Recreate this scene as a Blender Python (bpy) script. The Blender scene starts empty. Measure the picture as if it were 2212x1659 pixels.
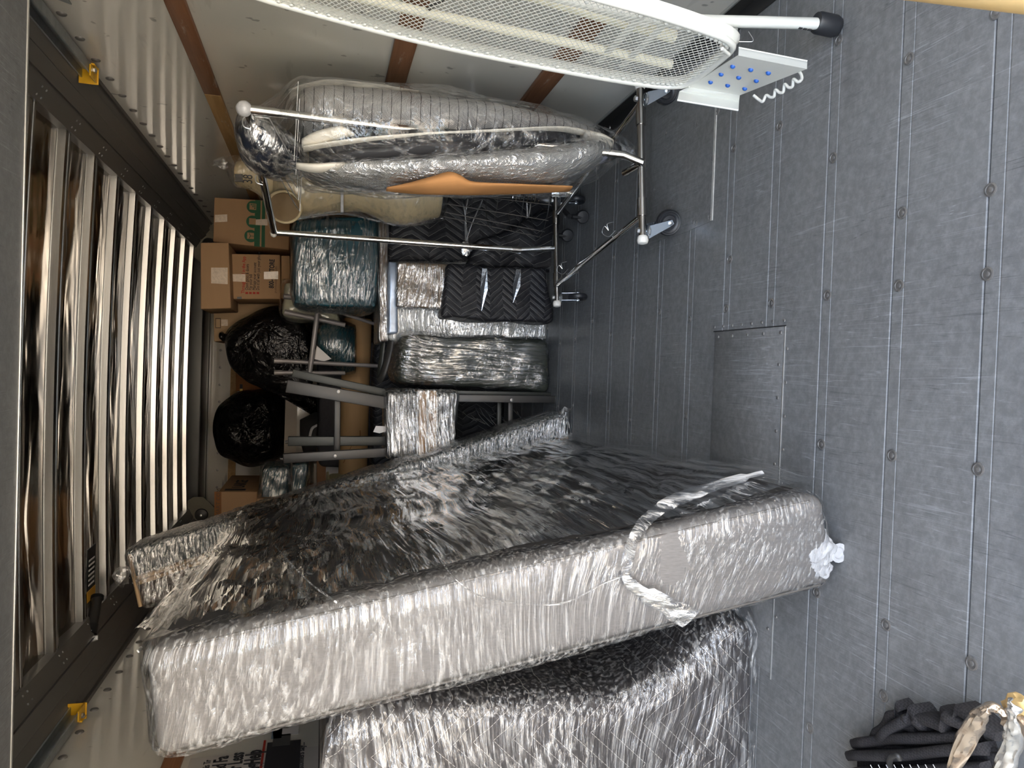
import bpy, bmesh, math, random
import numpy as np
from mathutils import Vector, Matrix, noise
C = bpy.context.scene
COL = C.collection
PI = math.pi
rnd = random.Random(7)

# ------------------------------------------------------------------ camera, sky, sun, exposure
F = 1560.0; CX, CY = 1106.0, 829.5; H = 1.13          # focal length in px, principal point, eye height over the floor
_d = np.array([696 - CX, -(787 - CY), -F]); _d /= np.linalg.norm(_d)
_r = 0.035; _c = (_r * _d[0] + _d[1]) / -_d[2]
_X = np.array([_r, 1, _c]); _X /= np.linalg.norm(_X)
_Z = np.cross(_X, _d)
ROT = np.array([_X, _d, _Z])                          # camera-local -> world
cam = bpy.data.objects.new('camera', bpy.data.cameras.new('camera')); COL.objects.link(cam)
M = Matrix(ROT.tolist()).to_4x4(); M.translation = (0, 0, H); cam.matrix_world = M
cam.data.sensor_fit = 'HORIZONTAL'; cam.data.sensor_width = 36.0; cam.data.lens = 36.0 * F / 2212.0
cam.data.clip_start = 0.02; cam.data.clip_end = 200
C.camera = cam
w = bpy.data.worlds.new('sky'); C.world = w; w.use_nodes = True
nt = w.node_tree; bg = nt.nodes['Background']
sky = nt.nodes.new('ShaderNodeTexSky'); sky.sky_type = 'NISHITA'; sky.sun_disc = False
sky.sun_elevation = math.radians(48); sky.sun_rotation = math.radians(20); sky.air_density = 1.0; sky.dust_density = 1.5
hs = nt.nodes.new('ShaderNodeHueSaturation'); hs.inputs['Saturation'].default_value = .50
nt.links.new(sky.outputs[0], hs.inputs['Color']); nt.links.new(hs.outputs[0], bg.inputs[0]); bg.inputs[1].default_value = 0.58
sl = bpy.data.lights.new('sun', 'SUN'); sl.energy = 8.0; sl.angle = math.radians(0.6); sl.color = (1, .95, .87)
so = bpy.data.objects.new('sun', sl); COL.objects.link(so)
so.rotation_euler = Vector((-.33, -.60, -.74)).to_track_quat('-Z', 'Y').to_euler()
pl = bpy.data.lights.new('opening_portal', 'AREA'); pl.shape = 'RECTANGLE'; pl.size = 2.4; pl.size_y = 2.1; pl.cycles.is_portal = True
po = bpy.data.objects.new('opening_portal', pl); COL.objects.link(po); po.location = (-.15, -.2, 1.05); po.rotation_euler = (-PI/2, 0, PI)
C.view_settings.view_transform = 'Standard'; C.view_settings.look = 'None'
C.view_settings.exposure = 1.9; C.view_settings.gamma = 1.0; C.view_settings.use_curve_mapping = False
C.cycles.max_bounces = 10; C.cycles.diffuse_bounces = 6; C.cycles.glossy_bounces = 5; C.cycles.transparent_max_bounces = 16
C.cycles.caustics_reflective = False; C.cycles.sample_clamp_indirect = 6.0

# ------------------------------------------------------------------ a photo pixel's ray met with a plane of the room (metres)
def _ray(px, py): return ROT @ np.array([(px - CX) / F, -(py - CY) / F, -1.0])
def atz(px, py, z): v = _ray(px, py); return Vector((v * ((z - H) / v[2])) + np.array([0, 0, H]))
def aty(px, py, y): v = _ray(px, py); return Vector((v * (y / v[1])) + np.array([0, 0, H]))
def atx(px, py, x): v = _ray(px, py); return Vector((v * (x / v[0])) + np.array([0, 0, H]))

XR, XL, ZC, ZR = 1.052, -1.358, 2.12, 1.977           # side walls, ceiling, foot of the ceiling coving
YB, YF, YA = -0.15, 5.95, 6.75                        # rear opening, front bulkhead, attic front

# ------------------------------------------------------------------ materials
def new_mat(name):
    m = bpy.data.materials.new(name); m.use_nodes = True
    return m, m.node_tree, m.node_tree.nodes['Principled BSDF']
def N(nt, t, **kw):
    n = nt.nodes.new(t)
    for k, v in kw.items(): setattr(n, k, v)
    return n
def coords(nt, scale=(1, 1, 1), rot=(0, 0, 0)):
    tc = N(nt, 'ShaderNodeTexCoord'); mp = N(nt, 'ShaderNodeMapping')
    mp.inputs['Scale'].default_value = scale; mp.inputs['Rotation'].default_value = rot
    nt.links.new(tc.outputs['Object'], mp.inputs[0]); return mp.outputs[0]
def noise_n(nt, vec, scale, detail=4, rough=.55, dist=0):
    n = N(nt, 'ShaderNodeTexNoise'); n.inputs['Scale'].default_value = scale; n.inputs['Detail'].default_value = detail
    n.inputs['Roughness'].default_value = rough; n.inputs['Distortion'].default_value = dist
    nt.links.new(vec, n.inputs['Vector']); return n.outputs['Fac']
def ramp(nt, fac, stops):
    r = N(nt, 'ShaderNodeValToRGB'); e = r.color_ramp.elements
    while len(e) < len(stops): e.new(.5)
    for el, (p, c) in zip(e, stops):
        el.position = p; el.color = (c, c, c, 1) if not isinstance(c, tuple) else (*c, 1)
    nt.links.new(fac, r.inputs[0]); return r.outputs[0]
def mix(nt, fac, a, b, blend='MIX'):
    n = N(nt, 'ShaderNodeMix', data_type='RGBA', blend_type=blend)
    for i, v in ((0, fac), (6, a), (7, b)):
        if hasattr(v, 'links'): nt.links.new(v, n.inputs[i])
        else: n.inputs[i].default_value = v if i == 0 else (*v, 1)
    return n.outputs[2]
def math_n(nt, op, a, b=0.0):
    n = N(nt, 'ShaderNodeMath', operation=op)
    for i, v in ((0, a), (1, b)):
        if hasattr(v, 'links'): nt.links.new(v, n.inputs[i])
        else: n.inputs[i].default_value = v
    return n.outputs[0]
def bump(nt, h, strength, dist=.002, normal=None):
    b = N(nt, 'ShaderNodeBump'); b.inputs['Strength'].default_value = strength; b.inputs['Distance'].default_value = dist
    nt.links.new(h, b.inputs['Height'])
    if normal is not None: nt.links.new(normal, b.inputs['Normal'])
    return b.outputs[0]
def simple(name, col, rough=.5, metal=0.0, var=.12, vscale=6, bs=0.0, bscale=60, stretch=(1, 1, 1), coat=0.0, spec=.5):
    m, nt, p = new_mat(name); v = coords(nt, stretch)
    f = noise_n(nt, v, vscale)
    c = mix(nt, f, tuple(max(0, x * (1 - var)) for x in col), tuple(min(1, x * (1 + var)) for x in col))
    nt.links.new(c, p.inputs['Base Color']); p.inputs['Roughness'].default_value = rough; p.inputs['Metallic'].default_value = metal
    p.inputs['Coat Weight'].default_value = coat; p.inputs['Coat Roughness'].default_value = .08; p.inputs['Specular IOR Level'].default_value = spec
    if bs: nt.links.new(bump(nt, noise_n(nt, v, bscale, 3), bs), p.inputs['Normal'])
    return m

def floor_material(name, base, rough):
    m, nt, p = new_mat(name); v = coords(nt)
    c = mix(nt, noise_n(nt, v, 3, 6, .7), tuple(x * .72 for x in base), tuple(x * 1.3 for x in base))
    c = mix(nt, ramp(nt, noise_n(nt, coords(nt, (1, 1, 1), (0, 0, .3)), 45, 8, .75), [(.42, 0.0), (.75, .6)]), c, tuple(x * 1.9 for x in base))
    for k, (ang, sc) in enumerate([(.5, 5), (-.6, 4), (1.35, 6), (.05, 4.5), (2.3, 5)]):      # long thin scratches
        s = noise_n(nt, coords(nt, (sc * 14, sc * .32, 1), (0, 0, ang)), 1.0, 2, .5, .25)
        ln = ramp(nt, s, [(.492, 0.0), (.5, .55 if k % 2 == 0 else .4), (.508, 0.0)])
        ms = ramp(nt, noise_n(nt, coords(nt, (1, 1, 1), (0, 0, ang)), 2.2 + k, 1), [(.5, 0.0), (.62, 1.0)])
        f = math_n(nt, 'MULTIPLY', ln, ms)
        c = mix(nt, f, c, (.42, .43, .44) if k < 3 else (.05, .05, .055))
    sm = ramp(nt, noise_n(nt, coords(nt, (2, 9, 1), (0, 0, .9)), 1.3, 4, .6), [(.55, 0.0), (.72, .35)])
    c = mix(nt, sm, c, tuple(x * .55 for x in base))
    nt.links.new(c, p.inputs['Base Color'])
    r = mix(nt, noise_n(nt, v, 7, 5), (rough - .08,) * 3, (rough + .1,) * 3); nt.links.new(r, p.inputs['Roughness'])
    p.inputs['Specular IOR Level'].default_value = .32
    nt.links.new(bump(nt, noise_n(nt, v, 30, 6, .7), .12, .001), p.inputs['Normal'])
    return m
m_floor = floor_material('floor_steel', (.172, .173, .172), .40)
m_patch = floor_material('floor_patch', (.17, .17, .168), .38)

def wall_material(name, base, rough):
    m, nt, p = new_mat(name); v = coords(nt)
    c = mix(nt, noise_n(nt, v, 1.6, 5, .6), tuple(x * .92 for x in base), tuple(min(1, x * 1.05) for x in base))
    sc = ramp(nt, noise_n(nt, coords(nt, (1, 2, 14)), 1.2, 3, .6), [(.66, 0.0), (.70, .35)])
    c = mix(nt, sc, c, tuple(x * .7 for x in base))
    sc = ramp(nt, noise_n(nt, coords(nt, (1, 12, 9), (.5, 0, 0)), 1.5, 2), [(.70, 0.0), (.73, .7)])
    c = mix(nt, sc, c, (.2, .19, .18))
    nt.links.new(c, p.inputs['Base Color']); p.inputs['Roughness'].default_value = rough
    h = math_n(nt, 'ADD', noise_n(nt, coords(nt, (1, 1.0, 1)), 6, 2), math_n(nt, 'MULTIPLY', noise_n(nt, coords(nt, (1, 40, 9)), 6, 3), .10))
    nt.links.new(bump(nt, h, .30, .01), p.inputs['Normal'])
    p.inputs['Coat Weight'].default_value = .8; p.inputs['Coat Roughness'].default_value = .06
    return m
m_wall = wall_material('wall_fibreglass', (.72, .70, .64), .35)
m_bulk = wall_material('bulkhead_panel', (.55, .52, .45), .4)
m_cove = simple('coving_painted', (.18, .173, .16), .40, .3, .1, 3, .05, 30, (1, .2, 1))
m_covedark = simple('coving_groove', (.03, .03, .03), .5, .2)
m_rib = simple('rib_aluminium', (.56, .55, .52), .24, 1.0, .06, 20, .04, 200, (.05, 1, 1))
m_alu = simple('aluminium_trim', (.62, .62, .60), .35, .8, .08)
m_gal = simple('galvanised_steel', (.36, .40, .42), .35, .85, .35, 25, .1, 60)
m_steel = simple('zinc_bolt', (.75, .76, .77), .28, .95, .05)
def sheet_material():
    m, nt, p = new_mat('mirror_aluminium'); v = coords(nt)
    c = mix(nt, noise_n(nt, v, 2, 3), (.40, .36, .31), (.52, .47, .41)); nt.links.new(c, p.inputs['Base Color'])
    p.inputs['Metallic'].default_value = 1; p.inputs['Roughness'].default_value = .13
    h = noise_n(nt, coords(nt, (1, 3.5, 1)), 2.2, 2, .5, .4)
    nt.links.new(bump(nt, h, .35, .03), p.inputs['Normal']); return m
m_sheet = sheet_material()
def wood(name, a, b, axis=1):
    m, nt, p = new_mat(name)
    sc = [30, 30, 30]; sc[axis] = 1.6
    g = noise_n(nt, coords(nt, tuple(sc)), 1.3, 5, .6, .8)
    c = mix(nt, ramp(nt, g, [(.3, 0.0), (.7, 1.0)]), a, b)
    sc = ramp(nt, noise_n(nt, coords(nt, (6, 3, 14)), 2, 4, .7), [(.62, 0.0), (.70, .6)])
    c = mix(nt, sc, c, (.5, .42, .35))
    nt.links.new(c, p.inputs['Base Color']); p.inputs['Roughness'].default_value = .5; p.inputs['Specular IOR Level'].default_value = .3
    nt.links.new(bump(nt, g, .2, .002), p.inputs['Normal']); return m
m_wood1 = wood('wood_red_brown', (.20, .085, .04), (.34, .16, .08))
m_wood2 = wood('wood_pale_pine', (.33, .19, .075), (.46, .29, .13))
m_woodx = wood('wood_block', (.30, .16, .07), (.50, .30, .15), 0)
m_door = floor_material('door_panel_grey', (.16, .165, .17), .45)
m_yellow = simple('yellow_paint', (.75, .42, .02), .35)
m_chrome = simple('chrome', (.72, .71, .69), .10, 1.0, .03)
m_satin = simple('satin_steel_tube', (.42, .40, .38), .22, 1.0, .08, 12)
m_zinc = simple('zinc_plate', (.55, .60, .65), .25, .95, .1, 15)
m_rubber = simple('black_rubber', (.018, .019, .022), .42, 0, .1, 20)
m_black = simple('black_plastic', (.015, .015, .016), .3)
m_blackwire = simple('black_wire', (.03, .03, .03), .35, .3)
m_white = simple('white_plastic', (.82, .80, .74), .4)
m_enamel = simple('white_enamel', (.70, .70, .65), .28, 0, .04, 8, .03, 20, coat=.3)
m_cream = simple('cream_enamel', (.80, .76, .60), .35, 0, .05)
m_blue = simple('blue_silicone', (.03, .13, .50), .4)
m_scuff = simple('black_scuff', (.04, .04, .04), .6)
m_gun = simple('gunmetal_powder_coat', (.043, .041, .039), .42, .3, .08, 10)
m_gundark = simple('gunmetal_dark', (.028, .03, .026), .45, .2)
m_tube = simple('grey_tube', (.27, .25, .25), .4, .2, .05)
m_card = simple('cardboard', (.40, .25, .14), .75, 0, .07, 5, .05, 60, (1, 1, 6), spec=.2)
m_cardlt = simple('cardboard_pale', (.46, .32, .19), .75, 0, .06, 5, .05, 60, spec=.2)
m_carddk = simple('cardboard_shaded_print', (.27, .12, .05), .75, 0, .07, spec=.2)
m_kraft = simple('kraft_paper', (.46, .29, .14), .62, 0, .06, 6, .25, 5, (1, 6, 6), spec=.3)
m_teal = simple('teal_cloth', (.006, .055, .075), .55, 0, .2, 10, .1, 80)
m_green = simple('printed_green', (.015, .10, .045), .7)
m_red = simple('printed_red', (.42, .035, .02), .7)
m_ink = simple('printed_black', (.02, .02, .025), .7)
m_brownink = simple('printed_brown', (.13, .08, .05), .7)
m_paper = simple('white_paper', (.80, .78, .78), .6)
m_tubw = simple('pale_yellow_plastic', (.72, .68, .42), .4)
m_felt = simple('dark_grey_felt', (.045, .043, .048), .95, 0, .3, 60, .3, 300, spec=.1)
m_manq = simple('mannequin_beige', (.54, .44, .27), .45, 0, .05, 4, .05, 200)
m_manqin = simple('mannequin_armhole', (.17, .11, .05), .5, 0, .1, 40, .2, 60)
m_navy = simple('navy_cloth', (.016, .022, .042), .6, 0, .3, 8, .5, 18)
m_camel = simple('camel_wool', (.48, .23, .085), .85, 0, .08, 20, .15, 150, spec=.2)
m_wool = simple('cream_wool', (.75, .70, .60), .9, 0, .06, 20, .2, 120, spec=.1)
m_blackcl = simple('black_cloth', (.018, .017, .018), .75, 0, .2, 20, .3, 40)
m_tan = simple('tan_plastic_pole', (.72, .48, .20), .35)
m_sticker = simple('sticker_black', (.02, .022, .022), .35)
m_amber = simple('sticker_amber', (.65, .33, .03), .4)
m_creamfoam = simple('cream_foam', (.52, .52, .38), .7, 0, .1, 5, .3, 10)
m_ground = simple('concrete_ground', (.48, .41, .32), .9, 0, .15, .8)
m_stucco = simple('stucco_facade', (.60, .52, .42), .9, 0, .1, .6)
m_glassdk = simple('facade_glass', (.03, .04, .05), .15)
m_asph = simple('asphalt', (.07, .07, .07), .9)
m_tree = simple('tree_green', (.05, .09, .03), .8, 0, .4, 3)

def bag_material():
    m, nt, p = new_mat('black_bin_bag'); p.inputs['Base Color'].default_value = (.006, .006, .007, 1); p.inputs['Roughness'].default_value = .24
    a = noise_n(nt, coords(nt), 7, 3, .5, 1.6); b = noise_n(nt, coords(nt), 26, 3, .6, .8)
    nt.links.new(bump(nt, math_n(nt, 'ADD', a, math_n(nt, 'MULTIPLY', b, .25)), .9, .05), p.inputs['Normal']); return m
m_bag = bag_material()

def fabric(name, base, dark, lines=None):
    """woven cloth; lines = (axis, pitch) draws dark pinstripes across the garment"""
    m, nt, p = new_mat(name)
    ck = N(nt, 'ShaderNodeTexChecker'); ck.inputs['Scale'].default_value = 1.0
    nt.links.new(coords(nt, (260, 260, 260), (0.3, 0, .78)), ck.inputs['Vector'])
    c = mix(nt, ck.outputs['Fac'], base, dark)
    c = mix(nt, ramp(nt, noise_n(nt, coords(nt), 5, 3), [(.35, 0.0), (.7, .35)]), c, tuple(x * .8 for x in base))
    if lines:
        sx = N(nt, 'ShaderNodeSeparateXYZ'); tc = N(nt, 'ShaderNodeTexCoord'); nt.links.new(tc.outputs['Object'], sx.inputs[0])
        wv = math_n(nt, 'ADD', sx.outputs[lines[0]], math_n(nt, 'MULTIPLY', noise_n(nt, coords(nt), 4, 2), .02))
        f = math_n(nt, 'FRACT', math_n(nt, 'DIVIDE', wv, lines[1]))
        c = mix(nt, math_n(nt, 'LESS_THAN', f, .07), c, (.03, .03, .03))
    nt.links.new(c, p.inputs['Base Color']); p.inputs['Roughness'].default_value = .85; p.inputs['Specular IOR Level'].default_value = .2
    nt.links.new(bump(nt, noise_n(nt, coords(nt), 14, 3), .3, .02), p.inputs['Normal']); return m
m_herr = fabric('herringbone_grey', (.44, .43, .40), (.27, .265, .25))
m_pin = fabric('pinstripe_grey', (.46, .44, .41), (.30, .29, .28), (2, .030))
m_tweedblue = fabric('blue_grey_weave', (.50, .51, .60), (.18, .18, .25))

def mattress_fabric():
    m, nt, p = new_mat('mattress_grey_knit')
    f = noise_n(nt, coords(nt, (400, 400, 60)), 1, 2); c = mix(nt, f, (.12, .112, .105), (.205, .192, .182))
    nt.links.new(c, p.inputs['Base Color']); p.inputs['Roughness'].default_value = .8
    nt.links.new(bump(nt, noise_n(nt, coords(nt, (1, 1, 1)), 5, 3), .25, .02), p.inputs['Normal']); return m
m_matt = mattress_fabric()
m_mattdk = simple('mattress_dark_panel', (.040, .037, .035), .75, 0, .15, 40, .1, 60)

def quilt(name, ax_u, ax_v, base=(.014, .014, .017), amp=.045, per=.09, space=.040, thick=.035, ink=(.30, .29, .27), bstr=.5, sheen=.4):
    """moving blanket: zigzag stitching across the cloth"""
    m, nt, p = new_mat(name)
    sx = N(nt, 'ShaderNodeSeparateXYZ'); tc = N(nt, 'ShaderNodeTexCoord'); nt.links.new(tc.outputs['Object'], sx.inputs[0])
    wob = math_n(nt, 'MULTIPLY', math_n(nt, 'SUBTRACT', noise_n(nt, coords(nt), 5, 2), .5), .05)
    u = math_n(nt, 'ADD', sx.outputs[ax_u], wob); v = math_n(nt, 'ADD', sx.outputs[ax_v], wob)
    pp = N(nt, 'ShaderNodeMath', operation='PINGPONG'); nt.links.new(u, pp.inputs[0]); pp.inputs[1].default_value = per
    h = math_n(nt, 'ADD', v, math_n(nt, 'MULTIPLY', pp.outputs[0], amp / per * 1.2))
    fr = math_n(nt, 'FRACT', math_n(nt, 'DIVIDE', h, space))
    ln = math_n(nt, 'LESS_THAN', fr, thick)
    dash = math_n(nt, 'LESS_THAN', math_n(nt, 'FRACT', math_n(nt, 'MULTIPLY', u, 140)), .72)
    c = mix(nt, math_n(nt, 'MULTIPLY', ln, dash), base, ink)
    nt.links.new(c, p.inputs['Base Color']); p.inputs['Roughness'].default_value = .55; p.inputs['Specular IOR Level'].default_value = .35
    hh = math_n(nt, 'ADD', math_n(nt, 'PINGPONG', fr, .5), math_n(nt, 'MULTIPLY', noise_n(nt, coords(nt), 9, 4), 2.0))
    nt.links.new(bump(nt, hh, bstr, .012), p.inputs['Normal']); return m
m_quiltxz = quilt('moving_blanket_front', 2, 0)
m_quiltzx = quilt('moving_blanket_front_b', 2, 0, space=.034, per=.07)
m_quiltyz = quilt('moving_blanket_side', 1, 2)
m_quiltbig = quilt('quilted_cover_front', 0, 2, base=(.055, .05, .05), amp=.09, per=.10, space=.05, thick=.03, ink=(.5, .48, .44), bstr=.12)

def film(name, ax=(1, 1, .06), rot=(0, 0, 0), gloss=.35, milk_glint=.3, crumple=.5, tint=(1, 1, 1), scale=90, dist=.006, streak=1.0, seedv=0.0, rough=.09, bend=.20):
    """stretch film: see-through sheet, wrinkled along one direction; strands of doubled film turn milky"""
    m = bpy.data.materials.new(name); m.use_nodes = True; nt = m.node_tree; nt.nodes.clear()
    out = N(nt, 'ShaderNodeOutputMaterial')
    base = N(nt, 'ShaderNodeTexCoord').outputs['Object']
    # slow bending of the wrinkle direction
    wn = N(nt, 'ShaderNodeTexNoise'); wn.inputs['Scale'].default_value = 1.7; wn.inputs['Detail'].default_value = 1; nt.links.new(base, wn.inputs['Vector'])
    sb = N(nt, 'ShaderNodeVectorMath', operation='SUBTRACT'); nt.links.new(wn.outputs['Color'], sb.inputs[0]); sb.inputs[1].default_value = (.5 + seedv, .5, .5)
    ml = N(nt, 'ShaderNodeVectorMath', operation='SCALE'); nt.links.new(sb.outputs[0], ml.inputs[0]); ml.inputs['Scale'].default_value = bend
    ad = N(nt, 'ShaderNodeVectorMath', operation='ADD'); nt.links.new(base, ad.inputs[0]); nt.links.new(ml.outputs[0], ad.inputs[1])
    def mp(sc, ro):
        q = N(nt, 'ShaderNodeMapping'); q.inputs['Scale'].default_value = sc; q.inputs['Rotation'].default_value = ro
        nt.links.new(ad.outputs[0], q.inputs[0]); return q.outputs[0]
    r2 = (rot[0] + .5, rot[1] + .55, rot[2] + .4)
    s1 = noise_n(nt, mp(ax, rot), scale, 3, .6, .3)
    s2 = noise_n(nt, mp(ax, r2), scale * .8, 3, .6, .3)
    s3 = noise_n(nt, mp((1, 1, 1), rot), scale * .22, 4, .6, 1.2)
    zone = ramp(nt, noise_n(nt, mp((1, 1, 1), (0, 0, 0)), 2.4, 2), [(.44, 0.0), (.54, 1.0)])
    sx = mix(nt, zone, s1, s2)
    zc = ramp(nt, noise_n(nt, mp((1, 1, 1), (1, 0, 1)), 3.3, 2), [(.45, .15), (.62, 1.0)])
    h = math_n(nt, 'ADD', math_n(nt, 'MULTIPLY', sx, streak), math_n(nt, 'MULTIPLY', math_n(nt, 'MULTIPLY', s3, zc), crumple))
    nrm = bump(nt, h, 1.0, dist)
    gl = N(nt, 'ShaderNodeBsdfAnisotropic'); gl.inputs['Roughness'].default_value = rough; gl.inputs['Color'].default_value = (*tint, 1); nt.links.new(nrm, gl.inputs['Normal'])
    tr = N(nt, 'ShaderNodeBsdfTransparent'); tr.inputs['Color'].default_value = (.96, .96, .96, 1)
    df = N(nt, 'ShaderNodeBsdfDiffuse'); df.inputs['Color'].default_value = (.85, .84, .82, 1); nt.links.new(nrm, df.inputs['Normal'])
    lw = N(nt, 'ShaderNodeLayerWeight'); lw.inputs['Blend'].default_value = .35; nt.links.new(nrm, lw.inputs['Normal'])
    # streak mask paints brighter and darker reflection lines into the mirror factor
    vr = N(nt, 'ShaderNodeMapRange'); nt.links.new(sx, vr.inputs[0]); vr.inputs[1].default_value = .38; vr.inputs[2].default_value = .66; vr.inputs[3].default_value = .15; vr.inputs[4].default_value = 2.6
    fac = math_n(nt, 'MULTIPLY', math_n(nt, 'ADD', math_n(nt, 'MULTIPLY', lw.outputs['Facing'], .40), gloss), vr.outputs[0]); fac = math_n(nt, 'MINIMUM', fac, .90)
    m1 = N(nt, 'ShaderNodeMixShader'); nt.links.new(fac, m1.inputs[0]); nt.links.new(tr.outputs[0], m1.inputs[1]); nt.links.new(gl.outputs[0], m1.inputs[2])
    st = ramp(nt, sx, [(.50, 0.0), (.62, milk_glint), (.80, min(1, milk_glint * 2.6))])  # whitened doubled film, also painting bright reflection lines as diffuse white
    m2 = N(nt, 'ShaderNodeMixShader'); nt.links.new(st, m2.inputs[0]); nt.links.new(m1.outputs[0], m2.inputs[1]); nt.links.new(df.outputs[0], m2.inputs[2])
    nt.links.new(m2.outputs[0], out.inputs[0]); return m
f_matt = film('film_on_mattress', (.045, 1, 1), (0, .12, 0), .055, .14, .35, dist=.005, scale=120)
f_mattside = film('film_on_mattress_side', (1, .035, 1), (.35, 0, 0), .20, .05, .12, dist=.006, scale=48, rough=.06, bend=.10)
f_sofa = film('film_on_quilted_cover', (.05, 1, 1), (0, .25, 0), .07, .16, .4, dist=.006, scale=110)
f_teal = film('film_on_teal', (.07, 1, 1), (0, .15, 0), .16, .04, .6, dist=.008, scale=100)
f_box = film('film_on_box', (1, 1, .07), (0, .35, 0), .16, .07, .7, dist=.007, scale=100)
f_kraft = film('film_on_kraft', (.07, 1, 1), (0, .1, 0), .22, .10, .8, dist=.008, scale=100)
f_slab = film('film_on_slab', (.10, 1, 1), (0, 0, 0), .22, .20, .8, dist=.008, scale=140)
m_ribbonfilm = film('film_ribbon', (1, 1, .08), (0, .9, 0), .22, .75, 1.2, dist=.012, scale=60)
f_coat = film('film_on_coat', (.35, 1, .35), (.4, .8, 0), .16, .08, 1.6, dist=.010, scale=110)
f_garm = film('film_on_garments', (.3, 1, .3), (0, .6, .3), .03, .06, .7, dist=.010, scale=80)
f_clear = film('film_clear', (.2, 1, .2), (0, .3, 0), .06, .10, .6, dist=.012, scale=40)

# ------------------------------------------------------------------ mesh helpers
def loc_of(parent):
    v = Vector((0, 0, 0))
    while parent is not None: v += parent.location; parent = parent.parent
    return v
def link(name, verts, faces, mat, parent=None, smooth=True, sharp=35, kind=None, mats=None, midx=None):
    off = loc_of(parent)
    me = bpy.data.meshes.new(name); me.from_pydata([tuple(Vector(v) - off) for v in verts], [], faces); me.update()
    if mats:
        for mm in mats: me.materials.append(mm)
        if midx: me.polygons.foreach_set('material_index', midx)
    else: me.materials.append(mat)
    if smooth:
        me.polygons.foreach_set('use_smooth', [True] * len(me.polygons))
        if sharp < 180: me.set_sharp_from_angle(angle=math.radians(sharp))
    o = bpy.data.objects.new(name, me); COL.objects.link(o)
    if parent is not None: o.parent = parent
    if kind: o['kind'] = kind
    return o
def thing(name, label, cat, loc=(0, 0, 0), group=None):
    o = bpy.data.objects.new(name, None); COL.objects.link(o); o.location = loc; o.empty_display_size = .1
    o['label'] = label; o['category'] = cat
    if group: o['group'] = group
    return o
def tag(o, label, cat, group=None):
    o['label'] = label; o['category'] = cat
    if group: o['group'] = group
    return o
def struct(o): o['kind'] = 'structure'; return o
def c8(x0, x1, y0, y1, z0, z1): return [Vector((x, y, z)) for z in (z0, z1) for y in (y0, y1) for x in (x0, x1)]
def face8(Y, tl, tr, br, bl, depth, dx=0.0, dz=0.0):
    """box whose front face meets four photo pixels on the plane y=Y"""
    a = [aty(*bl, Y), aty(*br, Y), aty(*tl, Y), aty(*tr, Y)]; k = Vector((dx, depth, dz))
    return [a[0], a[1], a[0] + k, a[1] + k, a[2], a[3], a[2] + k, a[3] + k]
BOXF = [(0, 2, 3, 1), (4, 5, 7, 6), (0, 1, 5, 4), (2, 6, 7, 3), (0, 4, 6, 2), (1, 3, 7, 5)]
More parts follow.
